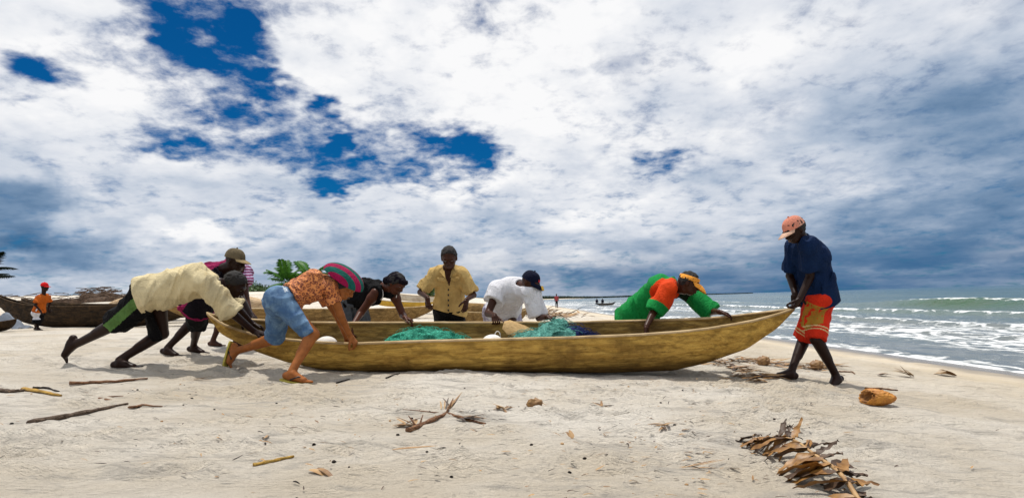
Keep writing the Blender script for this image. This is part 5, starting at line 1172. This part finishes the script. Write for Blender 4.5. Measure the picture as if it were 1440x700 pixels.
    mb = MB(); mb.grid([[(x*0.10*k, y*0.07*k, z) for x, y in ((-1, -0.8), (-0.8, -1), (0.8, -1), (1, -0.8), (1, 0.8), (0.8, 1), (-0.8, 1), (-1, 0.8))] for z, k in ((0, 0.95), (0.02, 1.0), (h*0.93, 1.0), (h, 0.85), (h, 0.0))], closed_v=True); mb.build('body', m_plain('blue_plastic', (0.02, 0.16, 0.42), rough=0.4), o)
    mb = MB(); mb.tube([(0.02, 0, h-0.01), (0.02, 0, h+0.022), (0.03, 0, h+0.04)], [0.055, 0.045, 0.012], 12); mb.build('cap', wm, o)
    c = on_ground(386, 502, 0.0, 4); o = thing('roller_log', 'short black log on the sand under the stern', 'log', (c.x, c.y+0.45, ground_z(c.x, c.y+0.45))); mb = MB(); bb = o.location.copy()
    mb.tube([(-0.09, -0.1, 0.04), (-0.03, -0.03, 0.045), (0.04, 0.05, 0.04), (0.10, 0.12, 0.045)], [0.036, 0.045, 0.043, 0.035], 9); mb.build('trunk', C['strap'], o); mb = MB(); mb.tube([(0.03, 0.04, 0.06), (0.06, 0.0, 0.11)], [0.016, 0.008], 6); mb.build('branch_stub', C['strap'], o)

# ================================================================== things lying on the sand
BR = {'grey': m_wood('driftwood_grey', (0.20, 0.145, 0.105), (0.10, 0.068, 0.048), (0.045, 0.03, 0.022), axis=(3, 3, 3), scale=3), 'red': m_wood('driftwood_reddish', (0.30, 0.16, 0.085), (0.16, 0.075, 0.04), (0.06, 0.03, 0.02), axis=(3, 3, 3), scale=3),
      'yellow': m_wood('stripped_yellow_stick', (0.58, 0.38, 0.10), (0.42, 0.24, 0.05), (0.24, 0.13, 0.03), axis=(3, 3, 3), scale=3), 'dark': m_wood('charred_twig', (0.035, 0.025, 0.02), (0.016, 0.012, 0.010), (0.01, 0.008, 0.007), axis=(3, 3, 3), scale=3),
      'leaf': m_plain('dry_palm_leaf', (0.30, 0.165, 0.055), (0.15, 0.072, 0.024), 16, 0.6, 0.5, 0.004), 'leafd': m_plain('dry_palm_leaf_dark', (0.085, 0.042, 0.018), (0.035, 0.018, 0.010), 16, 0.6, 0.5, 0.004), 'frond': m_plain('dry_frond_leaf', (0.34, 0.165, 0.035), (0.13, 0.055, 0.012), 11, 0.5, 0.6, 0.006, (1, 3, 1)), 'leafl': m_plain('dry_palm_leaf_light', (0.46, 0.29, 0.13), (0.28, 0.155, 0.06), 16, 0.65, 0.5, 0.004)}
DEBRIS = []
def gpt(px, py, h=0.0): c = on_ground(px, py, h, 1.2); DEBRIS.append((c.x, c.y)); return c
def stick(name, label, cat, pxs, r0, r1, mt, flat=0.75, knots=0, seed=0, twigs=()):
    q = random.Random(seed); P = [gpt(*p) for p in pxs]; base = P[0].copy(); o = thing(name, label, cat, base); pts = []
    for i in range(len(P)-1):
        for k in range(5): t = k/5; pts.append(P[i]*(1-t)+P[i+1]*t)
    pts.append(P[-1]); n_ = len(pts); mb = MB()
    pts = [p+Vector((q.uniform(-1, 1), q.uniform(-1, 1), q.uniform(-0.3, 0.6)))*r0*0.25+Vector((0, 0, (r0+(r1-r0)*i/n_)*0.6)) for i, p in enumerate(pts)]
    mb.tube([p-base for p in pts], [(r0+(r1-r0)*i/(n_-1))*q.uniform(0.8, 1.15) for i in range(n_)], 9, flat=flat); mb.build('stem', mt, o)
    for (t, dx_, dy_, dz_, r_) in twigs:
        mb = MB(); p = pts[int(t*(n_-1))]-base; mb.tube([p, p+Vector((dx_, dy_, dz_))*0.55, p+Vector((dx_, dy_, dz_*0.9))], [r_, r_*0.7, r_*0.3], 6); mb.build('twig', mt, o)
    return o
def leafstrip(mb, a, dv, nrm, L, w, curl, q, m=0, bend=0.0, n_=7):
    """one dry leaf blade with a fold along the middle"""
    a, dv, nrm = Vector(a), Vector(dv).normalized(), Vector(nrm); sd_ = dv.cross(nrm).normalized(); nrm = sd_.cross(dv); rows = []
    p = a; dd = dv.copy(); 
    for i in range(n_):
        t = i/(n_-1); ww = w*(min(t*3.2+0.25, 1)*(1-t)**0.55)*0.5+0.0008; f = 0.35*ww
        rows.append([tuple(p-sd_*ww+nrm*f), tuple(p), tuple(p+sd_*ww+nrm*f)]); dd = (dd-nrm*curl/n_+sd_*bend/n_).normalized(); nrm = sd_.cross(dd); p = p+dd*(L/(n_-1))
    mb.grid(rows, m=m)
def beach_things():
    stick('driftwood_plank', 'long flat reddish driftwood plank beside the bare feet of the cream shirt', 'driftwood', [(98, 542), (150, 539), (208, 533)], 0.030, 0.014, BR['red'], 0.5, seed=1)
    stick('driftwood_stick', 'long grey driftwood stick with a forked tip', 'driftwood', [(40, 598), (90, 588), (140, 577), (180, 569)], 0.022, 0.009, BR['grey'], 0.85, seed=2, twigs=((0.55, 0.10, -0.06, 0.02, 0.006), (0.8, 0.05, 0.08, 0.01, 0.004)))
    stick('driftwood_stick', 'split yellowish branch next to a dark twig at the edge of the sand', 'driftwood', [(34, 549), (60, 553), (84, 558)], 0.022, 0.014, BR['yellow'], 0.6, seed=3)
    stick('driftwood_stick', 'short dark twig touching the split yellowish branch', 'driftwood', [(2, 551), (18, 552), (34, 550)], 0.02, 0.012, BR['grey'], 0.8, seed=4)
    stick('driftwood_stick', 'thin dark twig lying across the split yellowish branch', 'driftwood', [(46, 547), (64, 546), (82, 551)], 0.013, 0.008, BR['dark'], 0.8, seed=5)
    stick('driftwood_stick', 'pair of reddish splinters beside the long grey driftwood stick', 'driftwood', [(132, 560), (150, 563), (172, 567)], 0.015, 0.006, BR['red'], 0.6, seed=6, twigs=((0.1, 0.16, 0.05, 0.0, 0.008),))
    stick('bark_piece', 'crumbled brown bark beyond the tip of the long grey stick', 'bark', [(184, 575), (200, 571), (228, 572)], 0.020, 0.006, BR['red'], 0.5, seed=7)
    stick('stripped_stick', 'short bright yellow stripped stick alone on the pale sand', 'stick', [(356, 655), (385, 649), (413, 643)], 0.011, 0.008, BR['yellow'], 0.75, seed=8)
    stick('dead_branch', 'brown dead branch with a spray of dry leaves in front of the canoe', 'branch', [(574, 607), (600, 596), (628, 583), (648, 588), (682, 597)], 0.018, 0.008, BR['red'], 0.8, seed=9, twigs=((0.1, -0.06, 0.10, 0.05, 0.008), (0.15, 0.0, 0.14, 0.04, 0.007), (0.5, -0.28, 0.05, 0.03, 0.005), (0.52, 0.02, 0.26, 0.06, 0.008)))
    def spray(name, label, cat, px, py, n_, L, w, mts, seed, ang=(0, 6.28), up_=(0.05, 0.6), loc_h=0.01):
        q = random.Random(seed); c = gpt(px, py); o = thing(name, label, cat, c)
        for i in range(n_):
            mb = MB(); a_ = q.uniform(*ang); d_ = Vector((math.cos(a_), math.sin(a_), q.uniform(*up_))); leafstrip(mb, Vector((q.uniform(-1, 1)*0.03, q.uniform(-1, 1)*0.03, loc_h)), d_, (0, 0, 1), L*q.uniform(0.6, 1.1), w*q.uniform(0.7, 1.2), q.uniform(-0.2, 0.9), q, bend=q.uniform(-0.5, 0.5)); mb.build('leaf', mts[i % len(mts)], o)
        return o
    LM = [BR['leaf'], BR['leafl'], BR['leafd']]
    spray('leaf_spray', 'upright spray of dry leaf spikes at the fork of the dead branch', 'dry leaf', 627, 577, 9, 0.16, 0.014, LM, 21, (0.6, 2.6), (0.4, 1.4))
    spray('leaf_spray', 'ragged dry leaves at the thick end of the dead branch', 'dry leaf', 576, 600, 8, 0.13, 0.03, LM, 22, (0.5, 3.6), (0.0, 0.7))
    spray('leaf_spray', 'dark dry leaves along the tail of the dead branch', 'dry leaf', 648, 590, 10, 0.17, 0.022, [BR['leafd'], BR['leaf']], 23, (-0.9, 0.5), (0.0, 0.25))
    spray('leaf_scrap', 'curled straw-coloured leaf scraps between branch and brown husk block', 'dry leaf', 708, 576, 7, 0.13, 0.025, [BR['leafl'], BR['leaf']], 24, (0, 6.28), (0.0, 0.35))
    spray('dry_leaf', 'long curled brown leaf lying alone below the dead branch', 'dry leaf', 546, 634, 1, 0.24, 0.034, [BR['leafl']], 25, (-0.12, -0.1), (0.05, 0.06))
    spray('dry_leaf', 'two fallen bark-brown leaves overlapping at the edge of the foreground', 'dry leaf', 440, 664, 2, 0.17, 0.035, [BR['leafl'], BR['leaf']], 26, (-0.9, -0.5), (0.02, 0.1))
    spray('dry_leaf', 'small upright brown leaf stub below the husk block', 'dry leaf', 797, 618, 2, 0.09, 0.03, [BR['leafl'], BR['leaf']], 27, (1.2, 2.0), (0.6, 1.2))
    spray('leaf_scrap', 'flattened brown leaf scraps in front of the bow half of the canoe', 'dry leaf', 850, 572, 6, 0.16, 0.022, [BR['leafd'], BR['leaf']], 28, (0, 6.28), (0.0, 0.2))
    spray('leaf_scrap', 'twisted brown leaf scraps on the churned sand left of the big frond', 'dry leaf', 935, 600, 7, 0.14, 0.024, LM, 29, (0, 6.28), (0.0, 0.4))
    spray('dry_leaf', 'thin straw and one green shoot near the trampled sand', 'dry leaf', 965, 660, 5, 0.17, 0.014, [BR['leafl'], BR['leaf']], 30, (-0.4, 0.4), (0.0, 0.15))
    spray('dry_leaf', 'pinkish curled leaf tip by the yellow stripped stick', 'dry leaf', 378, 615, 2, 0.10, 0.02, [BR['leafl']], 31, (-1.3, -1.0), (0.1, 0.3))
    spray('dry_leaf', 'orange leaf ends just behind the back foot of the woman in orange', 'dry leaf', 272, 535, 4, 0.14, 0.02, [BR['leafl'], BR['leaf']], 32, (-0.2, 0.5), (0.0, 0.2))
    spray('dry_leaf', 'pointed dry leaf standing up from the sand by the water', 'dry leaf', 1282, 530, 6, 0.26, 0.04, [BR['leaf'], BR['leafl']], 33, (2.0, 3.3), (0.4, 1.1))
    spray('dry_leaf', 'broad folded dry leaf nearest the water, beyond the pointed one', 'dry leaf', 1343, 529, 6, 0.24, 0.09, [BR['leafl'], BR['leaf']], 34, (2.4, 3.6), (0.4, 0.9))
    spray('dry_leaf', 'flat brown leaf bits between the dark blue shirt and the pointed dry leaf', 'dry leaf', 1235, 528, 5, 0.20, 0.03, [BR['leaf'], BR['leafd']], 35, (-0.3, 0.3), (0.0, 0.3))
    stick('driftwood_stick', 'straight brown stick just behind the open coconut husk', 'stick', [(1218, 547), (1240, 547), (1262, 549)], 0.014, 0.008, BR['red'], 0.8, seed=14)
    stick('driftwood_stick', 'thin twig by the heel of the person in blue', 'stick', [(1180, 523), (1198, 523), (1202, 526)], 0.012, 0.007, BR['red'], 0.8, seed=15)
    stick('driftwood_stick', 'thin black twig lying in front of the flip-flop of the woman in orange', 'stick', [(473, 539), (482, 536), (492, 533)], 0.009, 0.006, BR['dark'], 0.8, seed=16)
    stick('driftwood_stick', 'curved black twig in front of the middle of the hull', 'stick', [(543, 532), (552, 528), (562, 525)], 0.008, 0.005, BR['dark'], 0.8, seed=17)
    # husk block
    c = gpt(752, 571); o = thing('husk_block', 'small squarish brown chunk of coconut husk', 'husk', c); V = Vol((-0.1, -0.1, -0.05), (0.1, 0.1, 0.12), 0.007); V.cone((-0.022, 0, 0.02), (0.02, 0, 0.022), 0.021, 0.023, 0.01); V.fold(0.012, (0.03, 0.03, 0.02)); A, B_ = V.mesh(); obj('husk', mesh_np('husk', A, B_, BR['leaf']), o); mb = MB(); leafstrip(mb, (0.03, 0, 0.03), (0.8, -0.3, -0.3), (0, 0, 1), 0.06, 0.02, 0.2, random); mb.build('fibre', BR['leafl'], o)
    # open coconut husk
    hm = m_plain('orange_coconut_husk', (0.58, 0.255, 0.035), (0.36, 0.13, 0.018), 14, 0.6, 0.7, 0.006); hi = m_plain('coconut_husk_inside', (0.16, 0.062, 0.016), (0.36, 0.16, 0.04), 20, 0.8, 0.9, 0.006)
    c = gpt(1236, 571); o = thing('coconut_husk', 'bright orange open coconut husk lying alone on smooth sand', 'coconut husk', c); o.scale = (0.78, 0.78, 0.78)
    ax_ = nv((0.62, -0.42, 0.0)); opn = nv((-0.70, -0.60, 0.34)); cc = arr((-0.02, 0.05, 0.085)); s3 = nv(np.cross(ax_, opn)); op2 = np.cross(s3, ax_)
    V = Vol((-0.24, -0.22, -0.1), (0.24, 0.26, 0.30), 0.007); V.ell(cc, (0.165, 0.078, 0.085), (ax_, s3, op2), 0.01); V.ell(cc+ax_*0.13, (0.06, 0.03, 0.03), (ax_, s3, op2), 0.04)
    for q, w in ((-0.04, 0.08), (-0.10, 0.10)): V.ell(cc+op2*0.030+ax_*q, (0.095, 0.058, 0.078), (ax_, s3, op2), 0.004, 's')
    V.plane(cc+op2*0.058-ax_*0.03, nv(op2*0.66-ax_*0.75)); V.fold(0.008, (0.04, 0.012, 0.012), (ax_, s3, op2)); V.ell(cc-ax_*0.19+op2*0.06, (0.07, 0.05, 0.05), (ax_, s3, op2), 0.004, 's')
    A, B_ = V.mesh(); ct = A[B_].mean(1)-cc; ins = (np.sqrt(((ct @ ax_)/0.145)**2+((ct @ s3)/0.078)**2+((ct @ op2)/0.085)**2) < 1.0).astype(int); obj('husk', mesh_np('husk', A, B_, [hm, hi], slots=ins), o)
    # whole brown coconuts among the leaf heap
    for px, py, lab in ((1074, 513, 'brown coconut in the dry leaf heap under the bow'), (1149, 519, 'brown coconut in the dry leaves between the legs of the blue shirt')):
        c = gpt(px, py); o = thing('coconut', lab, 'coconut', c, 'coconuts on the sand'); V = Vol((-0.16, -0.16, -0.04), (0.16, 0.16, 0.24), 0.009); V.ell((0, 0, 0.05), (0.072, 0.060, 0.060), None, 0.01); V.fold(0.01, (0.03, 0.06, 0.03)); A, B_ = V.mesh(); obj('husk', mesh_np('husk', A, B_, BR['leaf']), o)
        mb = MB(); leafstrip(mb, (0.04, -0.02, 0.08), (0.4, -0.2, 0.7), (0, 0, 1), 0.05, 0.025, 0.4, random); mb.build('calyx', BR['leafd'], o)
    # big dry frond in the foreground
    q = random.Random(77); A0, A1 = gpt(1206, 700, 0.02), gpt(1056, 616, 0.03); o = thing('dry_palm_frond', 'big dry brown palm frond with folded leaflets on smooth sand', 'palm frond', A0); pts = []
    for i in range(15): t = i/14; pts.append(A0*(1-t)+A1*t+Vector((0.03*math.sin(t*3.0), 0, 0.085*math.sin(math.pi*min(t*1.05, 1))**0.8+0.01*math.sin(t*13))))
    pts = [A0+(A0-A1).normalized()*0.10+Vector((0, 0, -0.02))]+pts; mb = MB(); mb.tube([p-A0 for p in pts], [0.011*(1-0.75*i/15) for i in range(16)], 7); mb.build('midrib', BR['leafl'], o); ax_ = (A1-A0).normalized(); sd_ = Vector((-ax_.y, ax_.x, 0))
    LFM = [BR['leaf'], BR['leaf'], BR['leafl'], BR['leafd']]
    for i in range(34):
        t = 0.03+0.95*i/33; p = pts[min(int(t*15)+1, 15)]-A0
        for s_ in (1, -1):
            if s_ == -1 and q.random() < 0.2: continue
            mb = MB(); up_ = q.uniform(-0.45, -0.10) if s_ == 1 else (q.uniform(0.2, 0.7) if 0.25 < t < 0.8 and q.random() < 0.35 else q.uniform(-0.35, 0.0))
            d_ = ax_*q.uniform(0.35, 1.0)+sd_*s_*q.uniform(0.6, 1.0)+Vector((0, 0, up_)); L_ = (0.30 if s_ == 1 else 0.17)*(1-0.45*t)*q.uniform(0.7, 1.2); w_ = (0.068 if t < 0.35 else 0.046)*q.uniform(0.7, 1.3)*(1 if s_ == 1 else 0.75)
            leafstrip(mb, p+Vector((0, 0, 0.004)), d_, Vector((0, 0, 1))+sd_*q.uniform(-0.9, 0.9)+ax_*q.uniform(-0.5, 0.5), L_, w_, q.uniform(0.2, 1.6) if s_ == 1 else q.uniform(-0.6, 0.8), q, bend=q.uniform(-0.9, 0.9), n_=10); mb.v = [tuple(Vector(v)+Vector((q.gauss(0, 0.0035), q.gauss(0, 0.0035), q.gauss(0, 0.0045)))) for v in mb.v]; mb.build('leaflet', (BR['leafd'] if q.random() < 0.35 else BR['frond']) if s_ == 1 else (BR['leafd'] if q.random() < 0.6 else BR['frond']), o)
    # litter nobody could count: dry leaf heap under the bow, wrack along the beach, crumbs on the near sand
    def litter(name, label, spots, seed, mts, L=(0.05, 0.2), w=(0.008, 0.03), up_=0.25):
        q = random.Random(seed); mb = MB(); base = gpt(*spots[0][:2])
        for (px, py, dx_, dy_, n_) in spots:
            for i in range(n_):
                try: c = on_ground(px+q.gauss(0, dx_), py+q.gauss(0, dy_), 0.0, 1.2)
                except ValueError: continue
                a_ = q.uniform(-0.6, 0.6) if q.random() < 0.6 else q.uniform(0, 6.28); leafstrip(mb, c+Vector((0, 0, 0.004+q.random()*0.03)), (math.cos(a_), math.sin(a_), q.uniform(-0.05, up_)), (q.uniform(-.3, .3), q.uniform(-.3, .3), 1), q.uniform(*L), q.uniform(*w), q.uniform(-0.3, 0.8), q, m=q.randrange(len(mts)), n_=5)
        o = mb.build(name, mts, loc=base, smooth=False); tag(o, label, 'litter', kind='stuff')
    litter('dry_leaf_heap', 'heaps of dry palm leaf litter on the sand under the bow', [(1000+i*12, 508+i*4.2, 7, 1.6, 15) for i in range(7)]+[(1030+i*13, 505.5+i*1.4, 7, 1.5, 13) for i in range(8)]+[(1140, 519, 14, 2.6, 42), (1160, 516, 10, 1.6, 14), (1040, 533, 16, 3, 14)], 41, [BR['leaf'], BR['leafl'], BR['leafd'], BR['frond']], (0.08, 0.30), (0.018, 0.055), 0.12)
    litter('beach_wrack', 'brown wrack of leaves strewn along the far beach', [(735, 440, 16, 2.2, 60), (765, 444, 16, 2, 45), (757, 436, 10, 1.2, 30), (800, 444, 14, 1.6, 24)], 42, [BR['leaf'], BR['leafd'], BR['leafl']], (0.3, 1.0), (0.10, 0.3), 0.5)
    litter('sand_crumbs', 'scattered crumbs of bark, twig and leaf on the near sand', [(720, 590, 330, 42, 260), (900, 545, 120, 9, 120), (980, 610, 110, 40, 150), (300, 600, 170, 55, 110), (150, 540, 90, 20, 40), (960, 670, 120, 22, 70), (1250, 560, 110, 30, 26), (1040, 540, 60, 8, 50)], 43, [BR['dark'], BR['leaf'], BR['leafd'], BR['leafl']], (0.012, 0.055), (0.004, 0.012), 0.25)
    # pebbles and shell bits
    q = random.Random(5); mb = MB(); base = gpt(500, 600)
    for i in range(90):
        c = on_ground(q.uniform(10, 1250), 540+150*q.random()**1.3, 0.0, 1.2); r_ = q.uniform(0.004, 0.011); k = [(math.cos(a), math.sin(a)) for a in np.linspace(0, 6.28, 7)[:-1]]
        mb.grid([[tuple(c+Vector((x*r_*s_*q.uniform(0.8, 1.2), y*r_*s_, z*r_))) for x, y in k] for z, s_ in ((-0.3, 0.9), (0.3, 1.0), (0.75, 0.6), (0.85, 0.0))], closed_v=True, m=0 if q.random() < 0.75 else 1)
    o = mb.build('pebbles', [BR['dark'], BR['leafl']], loc=base); tag(o, 'dark pebbles and shell bits scattered on the sand', 'pebbles', kind='stuff')
def footprints():
    q = random.Random(3); D_ = np.array(DEBRIS); free = lambda c, r: np.min(np.hypot(D_[:, 0]-c.x, D_[:, 1]-c.y)) > r
    for i in range(430):
        px, py = q.uniform(-40, 1300), 455+215*q.random()**1.2
        try: c = on_ground(px, py)
        except ValueError: continue
        if c.y > 9 or c.x > 6.0 or not free(c, 0.13): continue
        if c.x > 3.6 and q.random() < 0.8: continue
        DENTS.append((c.x, c.y, q.uniform(-0.7, 0.7)+(math.pi if q.random() < 0.5 else 0), q.uniform(0.06, 0.14), q.uniform(0.010, 0.034)))
    for k in range(70):      # trodden tracks of bare feet round the working people
        px, py = q.choice(((q.uniform(60, 460), q.uniform(505, 560)), (q.uniform(420, 1000), q.uniform(535, 600)), (q.uniform(980, 1230), q.uniform(535, 580))))
        c = on_ground(px, py); a = q.uniform(-0.5, 0.5)
        if not free(c, 0.22): continue
        dp = q.uniform(0.022, 0.042)
        DENTS.append((c.x, c.y, a, 0.075, dp)); DENTS.append((c.x+0.12*math.cos(a), c.y+0.12*math.sin(a), a, 0.085, dp*0.9))
    # scuffed heaps thrown up behind the pushing feet
    for px, py, L, dp in ((312, 523, 0.12, -0.05), (300, 525, 0.09, -0.03), (118, 512, 0.14, -0.03), (92, 514, 0.10, -0.03), (1150, 538, 0.12, -0.022), (1105, 540, 0.10, -0.02), (130, 516, 0.1, 0.02), (210, 520, 0.12, 0.015)):
        c = on_ground(px, py); DENTS.append((c.x, c.y, 0.1, L, dp))

build_canoe()
for f in PEOPLE: f()
boats(); plants_and_far(); canoe_load(); BIG = len(DEBRIS); beach_things()
footprints(); build_ground(); build_sea()
